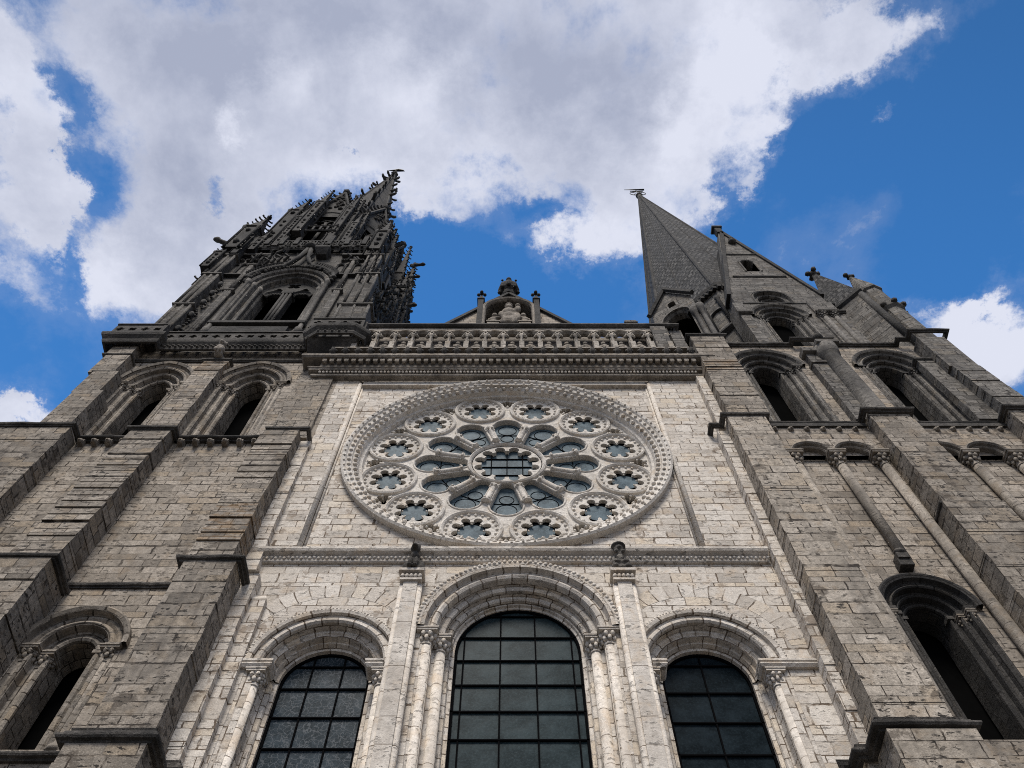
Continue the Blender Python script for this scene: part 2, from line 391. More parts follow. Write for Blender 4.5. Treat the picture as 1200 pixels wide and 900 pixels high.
class MB:
    def __init__(s):
        s.v = []; s.f = []; s.sm = []; s.uv = []; s.marks = []
    def cut(s):
        """what follows is another object of the same kind"""
        s.marks.append((len(s.v), len(s.f))); return s
    def add(s, verts, faces, smooth=False, uvs=None):
        n = len(s.v); s.v += [tuple(p) for p in verts]
        for i, f in enumerate(faces):
            s.f.append([n + k for k in f]); s.sm.append(smooth)
            s.uv.append(uvs[i] if uvs else None)
        return s
    def box(s, x0, x1, y0, y1, z0, z1, tx=0., ty=0.):
        """box; tx/ty shrink the top on x and on the front"""
        v = [(x0, y0, z0), (x1, y0, z0), (x1, y1, z0), (x0, y1, z0), (x0 + tx, y0 + ty, z1), (x1 - tx, y0 + ty, z1), (x1 - tx, y1, z1), (x0 + tx, y1, z1)]
        return s.add(v, [(0, 1, 5, 4), (1, 2, 6, 5), (2, 3, 7, 6), (3, 0, 4, 7), (4, 5, 6, 7), (3, 2, 1, 0)])
    def hull8(s, lo, hi):
        return s.add(list(lo) + list(hi), [(0, 1, 5, 4), (1, 2, 6, 5), (2, 3, 7, 6), (3, 0, 4, 7), (4, 5, 6, 7), (3, 2, 1, 0)])
    def plate(s, outer, holes, y0, y1, rim=True, T=None, holerim=True):
        """polygon in XZ with holes, extruded from y0 (front) to y1"""
        loops = [outer] + list(holes)
        flat = [p for l in loops for p in l]
        T = T or (lambda p: p)
        fv = [T((p[0], y0, p[1])) for p in flat]; bv = [T((p[0], y1, p[1])) for p in flat]
        ed = []; k = 0
        for l in loops:
            n = len(l); ed += [(k + i, k + (i + 1) % n) for i in range(n)]; k += n
        cv, _e, tri, _a, _b, _c = delaunay_2d_cdt([Vector(p) for p in flat], ed, [], 0, 1e-6)
        boxes = [(min(p[0] for p in l), max(p[0] for p in l), min(p[1] for p in l), max(p[1] for p in l)) for l in loops]
        ft = []
        for t in tri:
            mx = sum(cv[i].x for i in t) / 3; my = sum(cv[i].y for i in t) / 3
            if not inside(mx, my, outer): continue
            if any(bb[0] < mx < bb[1] and bb[2] < my < bb[3] and inside(mx, my, l) for bb, l in zip(boxes[1:], holes)): continue
            ft.append(tuple(t))
        s.add([T((p.x, y0, p.y)) for p in cv], ft); s.add([T((p.x, y1, p.y)) for p in cv], [t[::-1] for t in ft])
        k = 0
        for li, l in enumerate(loops):
            n = len(l)
            if (li == 0 and rim) or (li > 0 and holerim):
                A = sum(l[i][0] * l[(i + 1) % n][1] - l[(i + 1) % n][0] * l[i][1] for i in range(n))
                fl = (A > 0) if li == 0 else (A < 0)
                vs = fv[k:k + n] + bv[k:k + n]
                fs = [((i, n + i, n + (i + 1) % n, (i + 1) % n) if fl else (i, (i + 1) % n, n + (i + 1) % n, n + i)) for i in range(n)]
                s.add(vs, fs)
            k += n
        return s
    def lathe(s, cx, cy, prof, n=16, smooth=True, a0=0., sq=None):
        """profile of (r, z) round a vertical axis"""
        vs = []
        for (r, z) in prof:
            for k in range(n):
                a = a0 + 2 * PI * k / n
                vs.append((cx + r * math.cos(a), cy + r * math.sin(a), z))
        fs = []
        for i in range(len(prof) - 1):
            for k in range(n):
                k2 = (k + 1) % n
                fs.append((i * n + k, i * n + k2, (i + 1) * n + k2, (i + 1) * n + k))
        fs.append(tuple(range(n))[::-1]); fs.append(tuple((len(prof) - 1) * n + k for k in range(n)))
        return s.add(vs, fs, smooth)
    def tube(s, pts, rad, n=8, smooth=True):
        pts = [Vector(p) for p in pts]
        rs = rad if isinstance(rad, (list, tuple)) else [rad] * len(pts)
        vs = []
        for i, p in enumerate(pts):
            d = (pts[min(i + 1, len(pts) - 1)] - pts[max(i - 1, 0)]).normalized()
            up = Vector((0, 0, 1)) if abs(d.z) < .9 else Vector((0, 1, 0))
            a = d.cross(up).normalized(); b = d.cross(a).normalized()
            for k in range(n):
                t = 2 * PI * k / n
                vs.append(p + (a * math.cos(t) + b * math.sin(t)) * rs[i])
        fs = []
        for i in range(len(pts) - 1):
            for k in range(n):
                k2 = (k + 1) % n
                fs.append((i * n + k, (i + 1) * n + k, (i + 1) * n + k2, i * n + k2))
        fs.append(tuple(range(n))); fs.append(tuple((len(pts) - 1) * n + k for k in range(n))[::-1])
        return s.add(vs, fs, smooth)
    def ball(s, c, r, n=6, m=4, sc_=(1, 1, 1)):
        vs = [(c[0], c[1], c[2] + r * sc_[2])]
        for i in range(1, m):
            t = PI * i / m
            for k in range(n):
                a = 2 * PI * (k + .5 * (i % 2)) / n
                vs.append((c[0] + r * sc_[0] * math.sin(t) * math.cos(a), c[1] + r * sc_[1] * math.sin(t) * math.sin(a), c[2] + r * sc_[2] * math.cos(t)))
        vs.append((c[0], c[1], c[2] - r * sc_[2]))
        fs = [(0, 1 + k, 1 + (k + 1) % n) for k in range(n)]
        for i in range(m - 2):
            for k in range(n):
                a = 1 + i * n
                fs.append((a + k, a + n + k, a + n + (k + 1) % n, a + (k + 1) % n))
        L = len(vs) - 1; a = 1 + (m - 2) * n
        fs += [(L, a + (k + 1) % n, a + k) for k in range(n)]
        return s.add(vs, fs, True)
    def arch(s, cx, zs, a, e, prof, n=28, z0=None, T=None):
        """sweep a profile of (offset from the opening edge, y) round an arch; z0 given: down the jambs too"""
        T = T or (lambda p: p)
        rows = []; L = []
        for (r, y) in prof:
            pts = arch_pts(cx, zs, a + r, e, n, z0)
            rows.append([T((p[0], y, p[1])) for p in pts])
        pts0 = arch_pts(cx, zs, a + .3, e, n, z0)
        ul = [0.]
        for i in range(1, len(pts0)):
            ul.append(ul[-1] + math.dist(pts0[i], pts0[i - 1]))
        vl = [0.]
        for i in range(1, len(prof)): vl.append(vl[-1] + math.dist(prof[i], prof[i - 1]))
        m_ = len(pts0)
        vs = [p for r_ in rows for p in r_]
        fs = []; uvs = []
        for i in range(len(prof) - 1):
            for k in range(m_ - 1):
                fs.append((i * m_ + k, i * m_ + k + 1, (i + 1) * m_ + k + 1, (i + 1) * m_ + k))
                uvs.append(((ul[k], vl[i]), (ul[k + 1], vl[i]), (ul[k + 1], vl[i + 1]), (ul[k], vl[i + 1])))
        return s.add(vs, fs, False, uvs)
    def mould(s, path, prof, close=False):
        """sweep a profile of (out, z) along a horizontal polyline of (x, y); out is to the right-hand side of the walk (front when walking +x)"""
        n = len(path); nr = []
        for i in range(n):
            d0 = Vector(path[i]) - Vector(path[i - 1]) if i > 0 else Vector(path[1]) - Vector(path[0])
            d1 = Vector(path[(i + 1) % n]) - Vector(path[i]) if i < n - 1 else d0
            n0 = Vector((d0.y, -d0.x)).normalized(); n1 = Vector((d1.y, -d1.x)).normalized()
            mm = (n0 + n1)
            mm = mm / max(.3, (1 + n0.dot(n1)))
            nr.append(mm)
        vs = []
        for (o, z) in prof:
            for i in range(n):
                vs.append((path[i][0] + nr[i].x * o, path[i][1] + nr[i].y * o, z))
        fs = []
        m_ = len(prof)
        for j in range(m_):
            j2 = (j + 1) % m_
            for i in range(n - 1):
                fs.append((j * n + i, j * n + i + 1, j2 * n + i + 1, j2 * n + i))
        fs.append(tuple(j * n for j in range(m_))); fs.append(tuple(j * n + n - 1 for j in range(m_))[::-1])
        return s.add(vs, fs)
    def build(s, name, mat, parent=None, loc=None, recalc=True):
        if s.marks:
            ends = [(0, 0)] + s.marks + [(len(s.v), len(s.f))]; res = []
            for (va, fa), (vb, fb) in zip(ends, ends[1:]):
                if fb == fa: continue
                q = MB(); q.v = s.v[va:vb]; q.f = [[k - va for k in f] for f in s.f[fa:fb]]; q.sm = s.sm[fa:fb]; q.uv = s.uv[fa:fb]
                res.append(q.build(name, mat, parent, loc, recalc))
            return res[0]
        o3 = Vector(ORIGIN.get(parent.name, (0, 0, 0))) if parent is not None else Vector((0, 0, 0))
        if loc is not None: o3 = Vector((0, 0, 0))
        me = bpy.data.meshes.new(name)
        me.from_pydata([Vector(p) - o3 for p in s.v], [], s.f)
        me.polygons.foreach_set('use_smooth', s.sm)
        if any(u is not None for u in s.uv):
            ul = me.uv_layers.new(name='UVMap'); i = 0
            for f, u in zip(s.f, s.uv):
                for k in range(len(f)):
                    ul.data[i].uv = u[k] if u else (0, 0); i += 1
        if recalc:
            bm = bmesh.new(); bm.from_mesh(me)
            bmesh.ops.remove_doubles(bm, verts=bm.verts, dist=1e-5)
            bmesh.ops.recalc_face_normals(bm, faces=bm.faces); bm.to_mesh(me); bm.free()
        me.materials.append(M[mat] if isinstance(mat, str) else mat)
        o = bpy.data.objects.new(name, me); COL.objects.link(o)
        if parent is not None:
            o.parent = parent; ORIGIN[o.name] = ORIGIN.get(parent.name, (0, 0, 0))
        if loc is not None: o.location = loc
        return o


def arch_pts(cx, zs, r, e, n=28, z0=None):
    """points of a round (e=0) or pointed arch of half-width r sprung at zs, left to right"""
    Rr = r + e
    amax = math.acos(max(-1, min(1, e / Rr))) if e else PI / 2
    h = n // 2
    left = [(cx + e - Rr * math.cos(amax * i / h), zs + Rr * math.sin(amax * i / h)) for i in range(h + 1)]
    right = [(2 * cx - p[0], p[1]) for p in left[-2::-1]]
    pts = left + right
    if z0 is not None: pts = [(cx - r, z0)] + pts + [(cx + r, z0)]
    return pts


def rootobj(name, loc, label, cat, group=None):
    o = bpy.data.objects.new(name, None); COL.objects.link(o)
    o.location = loc; ORIGIN[o.name] = loc
    o['label'] = label; o['category'] = cat
    if group: o['group'] = group
    o.empty_display_size = .5
    return o


def tag(o, label, cat, group=None):
    o['label'] = label; o['category'] = cat
    if group: o['group'] = group
    return o


def part(o, parent, loc):
    """a copy of a part at another place under the same or another parent"""
    c = o.copy(); COL.objects.link(c); c.parent = parent; c.location = loc
    ORIGIN[c.name] = ORIGIN.get(parent.name, (0, 0, 0))
    return c


def blob(name, balls, mat, vox=.035, smooth=3, parent=None, loc=None):
    """one continuous eroded-stone figure grown from overlapping ellipsoids (centre, radius, scale)"""
    b = MB()
    for q in balls:
        c, r = q[0], q[1]; s_ = q[2] if len(q) > 2 else (1, 1, 1)
        b.ball(c, r, 14, 10, s_)
    o = b.build(name, mat, parent, loc)
    md = o.modifiers.new('r', 'REMESH'); md.mode = 'VOXEL'; md.voxel_size = vox
    sm = o.modifiers.new('s', 'SMOOTH'); sm.iterations = smooth; sm.factor = .5
    dg = bpy.context.evaluated_depsgraph_get()
    me = bpy.data.meshes.new_from_object(o.evaluated_get(dg))
    o.modifiers.clear(); old = o.data; o.data = me; bpy.data.meshes.remove(old)
    me.name = name
    for p in me.polygons: p.use_smooth = True
    return o


def cap_(b, cx, cy, z0, z1, r0, r1, ab=.06):
    """foliate capital: flared bell, two rows of leaf knobs, square abacus"""
    h = z1 - z0
    b.lathe(cx, cy, [(r0 * 1.18, z0), (r0 * 1.18, z0 + .06 * h), (r0, z0 + .1 * h), (r0 * 1.05, z0 + .35 * h), (r1 * .8, z0 + .68 * h), (r1 * .95, z0 + .78 * h)], 12)
    for row, (zz, rr, nn) in enumerate(((.38, r0 * 1.25, 8), (.62, (r0 + r1) * .55, 8))):
        for k in range(nn):
            a = 2 * PI * (k + .5 * row) / nn
            b.ball((cx + rr * math.cos(a), cy + rr * math.sin(a), z0 + zz * h), .26 * r1, 5, 4, (1, 1, 1.4))
    b.box(cx - r1, cx + r1, cy - r1, cy + r1, z0 + .78 * h, z1 - .08 * h)
    b.box(cx - r1 * 1.1, cx + r1 * 1.1, cy - r1 * 1.1, cy + r1 * 1.1, z1 - .1 * h, z1)
    return b


def shaft(b, cx, cy, z0, z1, r, n=14):
    b.lathe(cx, cy, [(r * 1.5, z0), (r * 1.5, z0 + .12), (r * 1.15, z0 + .2), (r, z0 + .3), (r, z1)], n)
    return b


def weathered(b, x0, x1, xt0, xt1, ylo, yhi, z0, z1, yback, course=.5, lip=.04):
    """battered buttress front built of overlapping courses, each a little proud of the one above at its foot"""
    n = max(1, round((z1 - z0) / course)); dz = (z1 - z0) / n
    for i in range(n):
        t0, t1 = i / n, (i + 1) / n
        xa = x0 + (xt0 - x0) * t0; xb = x1 + (xt1 - x1) * t0
        ya = ylo + (yhi - ylo) * t0; yb = ylo + (yhi - ylo) * t1
        j = random.uniform(-.015, .015); lp = lip * random.uniform(.2, 1.3); xa += random.uniform(-.02, .02); xb += random.uniform(-.02, .02)
        b.hull8([(xa, ya - lp + j, z0 + dz * i), (xb, ya - lp + j, z0 + dz * i), (xb, yback, z0 + dz * i), (xa, yback, z0 + dz * i)],
                [(xa, yb + j, z0 + dz * (i + 1) - .001), (xb, yb + j, z0 + dz * (i + 1) - .001), (xb, yback, z0 + dz * (i + 1) - .001), (xa, yback, z0 + dz * (i + 1) - .001)])
    return b


def stepped(b, x0, x1, xt0, xt1, ylo, yhi, z0, z1, yback, course=.55):
    """buttress set back course by course as plain vertical blocks"""
    n = max(1, round((z1 - z0) / course)); dz = (z1 - z0) / n
    for i in range(n):
        t = i / max(1, n - 1); j = random.uniform(-.02, .02)
        b.box(x0 + (xt0 - x0) * t + random.uniform(-.018, .018), x1 + (xt1 - x1) * t + random.uniform(-.018, .018), ylo + (yhi - ylo) * t + j, yback, z0 + dz * i, z0 + dz * (i + 1) - .001)
    return b


def crockets(b, p0, p1, n, out, size, cut=False):
    """leaf hooks up an edge from p0 to p1"""
    p0, p1, out = Vector(p0), Vector(p1), Vector(out).normalized()
    for i in range(n):
        p = p0.lerp(p1, (i + .5) / n)
        s_ = size * random.uniform(.8, 1.15)
        if cut: b.cut()
        b.tube([p - out * s_ * .3, p + out * s_ * .7, p + out * s_ * 1.05 + Vector((0, 0, s_ * .45))], [s_ * .3, s_ * .22, s_ * .3], 5, False)
    return b


def pinnacle(b, cx, cy, z0, zs, zt, w, ncr=5, a0=PI / 4):
    """square shaft with gablets, crocketed spirelet and finial"""
    b.lathe(cx, cy, [(w * 1.41, z0), (w * 1.41, zs)], 4, False, a0)
    b.lathe(cx, cy, [(w * 1.7, zs), (w * 1.7, zs + .12), (w * 1.2, zs + .2)], 4, False, a0)
    for k in range(4):
        a = a0 + PI / 4 + k * PI / 2
        c, s_ = math.cos(a), math.sin(a)
        t = Vector((-s_, c, 0)); o = Vector((cx + c * w * 1.05, cy + s_ * w * 1.05, zs - .1))
        b.add([o - t * w, o + t * w, o + Vector((0, 0, w * 2.4)), o - t * w - Vector((c, s_, 0)) * w, o + t * w - Vector((c, s_, 0)) * w, o + Vector((-c * w, -s_ * w, w * 2.4))],
              [(0, 1, 2), (3, 5, 4), (0, 2, 5, 3), (1, 4, 5, 2), (0, 3, 4, 1)])
    b.lathe(cx, cy, [(w * 1.15, zs + .1), (w * .12, zt)], 4, False, a0)
    for k in range(4):
        a = a0 + k * PI / 2
        o = Vector((math.cos(a), math.sin(a), 0))
        crockets(b, Vector((cx, cy, zs + .3)) + o * w * 1.05, Vector((cx, cy, zt - .2)) + o * w * .15, ncr, o, w * .5)
    b.ball((cx, cy, zt), w * .4, 6, 4); b.ball((cx, cy, zt + w * .5), w * .22, 5, 4)
    for k in range(4):
        a = a0 + k * PI / 2; c, s_ = math.cos(a), math.sin(a)
        b.lathe(cx + c * w * 1.36, cy + s_ * w * 1.36, [(w * .22, z0), (w * .2, zs - w * .8), (w * .34, zs - w * .5), (w * .1, zs + w * 1.6)], 6)
        a += PI / 4; c, s_ = math.cos(a), math.sin(a)
        zz = zs - w * 2
        while zz > max(z0, zs - 9) + .5:
            if random.random() < .7:
                b.ball((cx + c * w * 1.05, cy + s_ * w * 1.05, zz), w * random.uniform(.28, .5), 5, 4, (1, 1, 1.5))
            zz -= w * random.uniform(1.3, 2.6)
    return b


def window(parent, name, cx, zs, a, e, z0, hood, orders, ym, yglass, mats, cols=(), sillz=None, fill='void', n=28, y0=0.):
    """arched opening: voussoir orders, colonnettes and a dark or glazed back. orders: list of (r_off, y) below the hood"""
    o = None
    b = MB(); b.arch(cx, zs, a, e, hood, n)
    o = b.build(name, mats[0], parent)
    b = MB(); b.arch(cx, zs, a, e, orders, n)
    o2 = b.build('archivolt', mats[0], o)
    return o


def ring(b, cx, cz, prof, n=96, T=None):
    """revolve (r, y) about an axis along Y"""
    vs = []; m_ = len(prof)
    for (r, y) in prof:
        for k in range(n):
            a = 2 * PI * k / n
            vs.append((cx + r * math.cos(a), y, cz + r * math.sin(a)))
    fs = []; uvs = []
    for i in range(m_ - 1):
        for k in range(n):
            k2 = (k + 1) % n
            fs.append((i * n + k, i * n + k2, (i + 1) * n + k2, (i + 1) * n + k))
    return b.add(vs, fs)


def circ(cx, cz, r, n=40, a0=0.):
    return [(cx + r * math.cos(a0 + 2 * PI * k / n), cz + r * math.sin(a0 + 2 * PI * k / n)) for k in range(n)]


def foil(cx, cz, n, rc, rl, a0=0., span=125, m_=9):
    """lobed opening: n lobes of radius rl centred at rc"""
    pts = []
    for k in range(n):
        t = a0 + 2 * PI * k / n
        lx, lz = cx + rc * math.cos(t), cz + rc * math.sin(t)
        for i in range(m_):
            q = t + R(-span + 2 * span * i / (m_ - 1))
            pts.append((lx + rl * math.cos(q), lz + rl * math.sin(q)))
    return pts


def hole(cx, zs, r, e, z0, n=28):
    return arch_pts(cx, zs, r, e, n, z0)


def order_profile(a, Rw, depth, n, y0=0., roll=.05):
    """stepped splay from half-width Rw at the wall face to a at depth"""
    p = [(Rw - a, y0)]
    for i in range(n):
        r0 = Rw - a - (Rw - a) * i / n; r1 = Rw - a - (Rw - a) * (i + 1) / n
        ya = y0 + depth * i / n; yb = y0 + depth * (i + 1) / n
        if i: p.append((r0 - .004, ya))
        # roll on the arris then the soffit
        w = r0 - r1
        p += [(r0 - .25 * w, ya - .001), (r0 - .45 * w, ya + .05), (r0 - .6 * w, ya - .02), (r0 - .8 * w, ya - .045), (r0 - .97 * w, ya - .0), (r1 + .001, ya + .08)]
        p.append((r1, yb))
    return p


def tower_window(parent, cx, zs, a, e, z0, Rw, depth, n, mats, cols, name='window', back=None, hood=.16, y0=0.):
    """stepped round-arched belfry opening; cols: list of (side, step) colonnettes"""
    b = MB(); b.arch(cx, zs, a, e, order_profile(a, Rw, depth, n, y0), 28, z0)
    # inner reveal
    b.arch(cx, zs, a, e, [(0, y0 + depth - .002), (0, y0 + depth + .7)], 28, z0)
    w = b.build(name, mats[0], parent)
    b = MB(); h = Rw - a
    b.arch(cx, zs, a, e, [(h + .24, y0 + .0), (h + .24, y0 - hood), (h + .18, y0 - hood - .03), (h + .05, y0 - hood + .03), (h + .02, y0 - .03), (h + .0, y0 + .0)], 28)
    b.build('hood_mould', mats[0], w)
    for side, st in cols:
        k = n - st
        r0 = a + (Rw - a) * (k) / n; r1 = a + (Rw - a) * (k - 1) / n
        x = cx + side * (r0 - .5 * (r0 - r1)); y = y0 + depth * (st + .55) / n
        rad = min(.15, .38 * (r0 - r1))
        b = MB(); shaft(b, x, y, z0, zs - .5, rad)
        cap_(b, x, y, zs - .52, zs + .02, rad, rad * 1.9)
        b.build('colonnette', mats[1], w)
    # impost blocks
    b = MB()
    for s_ in (-1, 1):
        b.cut()
        for st in range(n):
            k = n - st
            r0 = a + (Rw - a) * k / n; r1 = a + (Rw - a) * (k - 1) / n
            xa, xb = sorted((cx + s_ * (r0 + .02), cx + s_ * (r1 - .05)))
            ya = y0 + depth * st / n
            b.box(xa, xb, ya - .06, ya + depth / n + .02, zs + .021 + .003 * st, zs + .16)
    b.build('impost', mats[2], w)
    if back:  # plate coloured as the darkness inside the opening
        b = MB(); pts = arch_pts(cx, zs, a + .02, e, 28, z0)
        b.plate(pts, [], y0 + depth + .36, y0 + depth + .4)
        b.build('void_plate', back, w)
    return w


# ------------------------------------------------------------------ ground
b = MB(); b.box(-900, 900, -900, 900, -.5, 0)
gm, N, bs = new_mat('paving')
P_ = N.node('ShaderNodeNewGeometry').outputs['Position']
br = N.node('ShaderNodeTexBrick'); N.put(br.inputs['Vector'], P_); br.inputs['Scale'].default_value = 1.6
N.put(br.inputs['Color1'], (.09, .085, .08)); N.put(br.inputs['Color2'], (.13, .12, .11)); N.put(br.inputs['Mortar'], (.04, .04, .04))
N.put(bs.inputs['Base Color'], br.outputs[0])
g = b.build('ground', gm); g['kind'] = 'structure'

# ------------------------------------------------------------------ CENTRAL FRONT
front = rootobj('cathedral_facade', (0, 0, 0), 'pale stone cathedral front with a great rose window above three tall lancets', 'cathedral')
LC, LL, LR = (.17, 20.45, 1.8), (-5.12, 19.15, 1.22), (5.32, 19.15, 1.22)
ro = {id(LC): 1.0, id(LL): .78, id(LR): .78}
RX, RZ = -.2, 30.72
b = MB()
holes = []
for (cx, zs, a), rr in ((LC, 2.72), (LL, 1.98), (LR, 1.98)):
    holes.append(hole(cx, zs, rr, 0, 6.0))
b.plate([(-8.3, 0), (8.7, 0), (8.7, 23.7), (-8.3, 23.7)], holes, 0, 1.3)
b.plate([(-7.2, 23.69), (6.5, 23.69), (6.5, 37.35), (-7.2, 37.35)], [circ(RX, RZ, 6.33, 96)], .16, 1.3)
b.box(-8.7, -6.98, 0.001, 1.25, 23.701, 37.35)
b.box(6.27, 8.8, 0, 1.25, 23.701, 37.35)
fw = b.build('front_wall', 'pale_wall', front)
b = MB()
for x in (-6.93, 6.22):
    b.cut().lathe(x, .07, [(.1, 23.9), (.1, 36.9)], 12); b.lathe(x + (.14 if x < 0 else -.14), .15, [(.05, 23.9), (.05, 36.9)], 8)
b.build('roll_moulding', 'pale_drum', front)
b = MB(); b.box(-6.8, 6.1, .02, .5, 36.72, 37.14); b.box(-6.8, 6.1, -.03, .5, 36.66, 36.715)
b.build('lintel_band', 'pale_carve', front)
# relieving arches flush in the wall over the side lancets
b = MB()
for cx, a0, a1 in ((LL[0], 40, 172), (LR[0], 8, 140)):
    vs = []; uv = []; n = 26
    for i in range(n + 1):
        t = R(a0 + (a1 - a0) * i / n)
        for r in (2.4, 2.95): vs.append((cx + r * math.cos(t), -.006, 19.5 + r * math.sin(t)))
    fs = [(2 * i, 2 * i + 1, 2 * i + 3, 2 * i + 2) for i in range(n)]
    uv = [((i * .23, .03), (i * .23, .37), ((i + 1) * .23, .37), ((i + 1) * .23, .03)) for i in range(n)]
    b.cut().add(vs, fs, False, uv)
b.build('relieving_arch', 'pale_arch', front)
# near-black closing plates, painted as the dark interior behind the windows; nave roof
b = MB(); b.box(-9, 9, 1.9, 2.2, 0, 40); b.box(-9, 9, .9, 30, 38.2, 38.6); b.box(-8.3, -8.1, 1.2, 2, 0, 39); b.box(8.6, 8.8, 1.2, 2, 0, 39)
b.build('void_closure', 'dark_void', front)


def lancet(L, zt, rr, hoodw, prof, glass, vbars, hbars, cols, capz):
    cx, zs, a = L
    b = MB(); b.arch(cx, zs, a, 0, prof, 40)
    w = b.build('lancet_window', 'pale_arch', front)
    # jambs below the spring
    st = [(rr - a, 0), (rr - a - .02, .02), (rr - a - .3, .03), (rr - a - .32, .34), (.34, .36), (.32, .60), (.14, .62), (.10, .70), (0, .72), (0, .9)]
    b = MB()
    for s_ in (-1, 1):
        vs = []; uvs = []; fs = []
        for (r, y) in st:
            vs += [(cx + s_ * (a + r), y, 6), (cx + s_ * (a + r), y, zs)]
        for i in range(len(st) - 1):
            fs.append((2 * i, 2 * i + 1, 2 * i + 3, 2 * i + 2)); uvs.append(((6, i * .3), (zs, i * .3), (zs, i * .3 + .3), (6, i * .3 + .3)))
        b.add(vs, fs, False, uvs)
    b.build('jamb', 'pale_arch', w)
    # studded hood
    b = MB()
    for (r, y, nn, sz) in hoodw:
        for k in range(nn):
            t = PI * (k + .5) / nn
            b.ball((cx + r * math.cos(t), y, zs + r * math.sin(t)), sz, 5, 4, (1, .9, 1))
    b.build('hood_foliage', 'pale_carve', w)
    b = MB(); b.plate(arch_pts(cx, zs, a + .03, 0, 36, 6), [], .86, .9)
    b.build('glass', glass, w)
    b = MB()
    def half(z): return a if z < zs else math.sqrt(max(.0, a * a - (z - zs) ** 2))
    for z in hbars:
        h = half(z)
        if h > .15: b.box(cx - h, cx + h, .80, .855, z - .021, z + .021)
    for f in vbars:
        z1 = zs + math.sqrt(a * a - (f * a) ** 2)
        b.box(cx + f * a - .021, cx + f * a + .021, .812, .857, 6, z1)
    b.arch(cx, zs, a, 0, [(0, .8), (-.07, .8), (-.07, .86)], 36, 6)
    b.build('iron_bars', 'iron', w)
    for (x, y, r, c1) in cols:
        b = MB(); shaft(b, x, y, 7, c1 - .45, r); cap_(b, x, y, c1 - .5, c1 + .02, r, r * 1.95)
        b.build('colonnette', 'pale_drum', w)
        q = b
    return w


profC = [(1.12, 0), (1.12, -.2), (1.02, -.24), (.84, -.2), (.82, -.06), (.80, .0), (.72, -.03), (.62, -.05), (.54, .0), (.52, .06), (.50, .3), (.46, .28), (.38, .26), (.31, .3), (.30, .34), (.30, .52),
         (.26, .5), (.18, .5), (.14, .55), (.14, .66), (.08, .66), (.06, .74), (0, .76), (0, .9)]
hc = [20.45 - .33 + k * .93 for k in range(-16, 3)]
lancet(LC, 0, 2.72, [(2.86, -.22, 56, .075), (2.72, -.18, 52, .06)], profC, 'lancet_glass', (-.86, -.28, .28, .86), hc,
       [(LC[0] + s_ * q[0], q[1], .15, q[2]) for s_ in (-1, 1) for q in ((2.55, .14, 20.42), (2.18, .42, 20.42))], 20.4)
profS = [(.86, 0), (.86, -.12), (.80, -.15), (.70, -.12), (.68, -.02), (.62, .0), (.56, -.04), (.48, -.04), (.43, .02), (.42, .3), (.37, .28), (.30, .28), (.26, .33), (.2, .34), (.18, .52), (.12, .52), (.08, .66), (0, .68), (0, .9)]
hl = [19.15 - .1 + k * 1.0 for k in range(-13, 1)] + [19.15 + .72]
lancet(LL, 0, 1.98, [(2.06, -.13, 60, .035)], profS, 'lancet_glass_lead', (-.36, .34), hl,
       [(LL[0] + s_ * 1.66, .17, .13, 18.92) for s_ in (-1, 1)], 19)
hr = [19.15 - .25 + k * 1.02 for k in range(-13, 2)]
lancet(LR, 0, 1.98, [(2.06, -.13, 60, .035)], profS, 'lancet_glass_dark', (-.02,), hr,
       [(LR[0] + s_ * 1.66, .17, .13, 18.92) for s_ in (-1, 1)], 19)
# impost mouldings of the side lancets running to the corner and to the pilaster
b = MB()
ip = [(0, 18.92), (.10, 18.92), (.16, 19.0), (.16, 19.04), (.12, 19.06), (.17, 19.1), (.17, 19.17), (0, 19.17)]
for x0, x1, xe in ((-7.72, -6.55, 'r'), (-3.75, -3.42, 'l'), (3.75, 3.98, 'r'), (6.75, 8.2, 'l')):
    pth = [(x0, 0), (x1, 0)]
    if xe == 'r': pth = [(x0, .0), (x1, .0), (x1, .4)]
    else: pth = [(x0, .4), (x0, .0), (x1, .0)]
    b.cut().mould(pth, ip)
b.build('impost_moulding', 'pale_carve', front)
# pilasters between the lancets
for xc in (-3.03, 3.36):
    b = MB()
    b.box(xc - .21, xc + .21, -.34, 0, 6, 22.2)
    for dx in (-.25, .25): b.lathe(xc + dx, -.2, [(.1, 6), (.1, 22.15)], 10)
    b.box(xc - .33, xc + .33, -.1, 0, 6, 22.2)
    pl = b.build('pilaster', 'pale_drum', front)
    b = MB()
    b.box(xc - .33, xc + .33, -.42, 0, 22.2, 22.28); b.box(xc - .27, xc + .27, -.36, 0, 22.28, 22.55)
    for k in range(5): b.ball((xc - .26 + .13 * k, -.38, 22.4), .075, 6, 4, (1, 1, 1.3))
    b.box(xc - .38, xc + .38, -.5, 0, 22.55, 22.66)
    b.build('capital', 'pale_carve', pl)
# string course
b = MB()
b.mould([(-8.05, .0), (8.1, .0)], [(0, 23.46), (.08, 23.46), (.12, 23.5), (.14, 23.7), (.3, 23.78), (.34, 23.86), (.34, 23.95), (0, 24.05)])
scb = b.build('string_course', 'pale_carve', front)
b = MB()
for k in range(120):
    x = -7.98 + k * .135
    b.ball((x, -.14, 23.6 + .03 * (k % 2)), .06, 5, 4, (1, 1, 1.2))
b.build('string_foliage', 'pale_carve', scb)

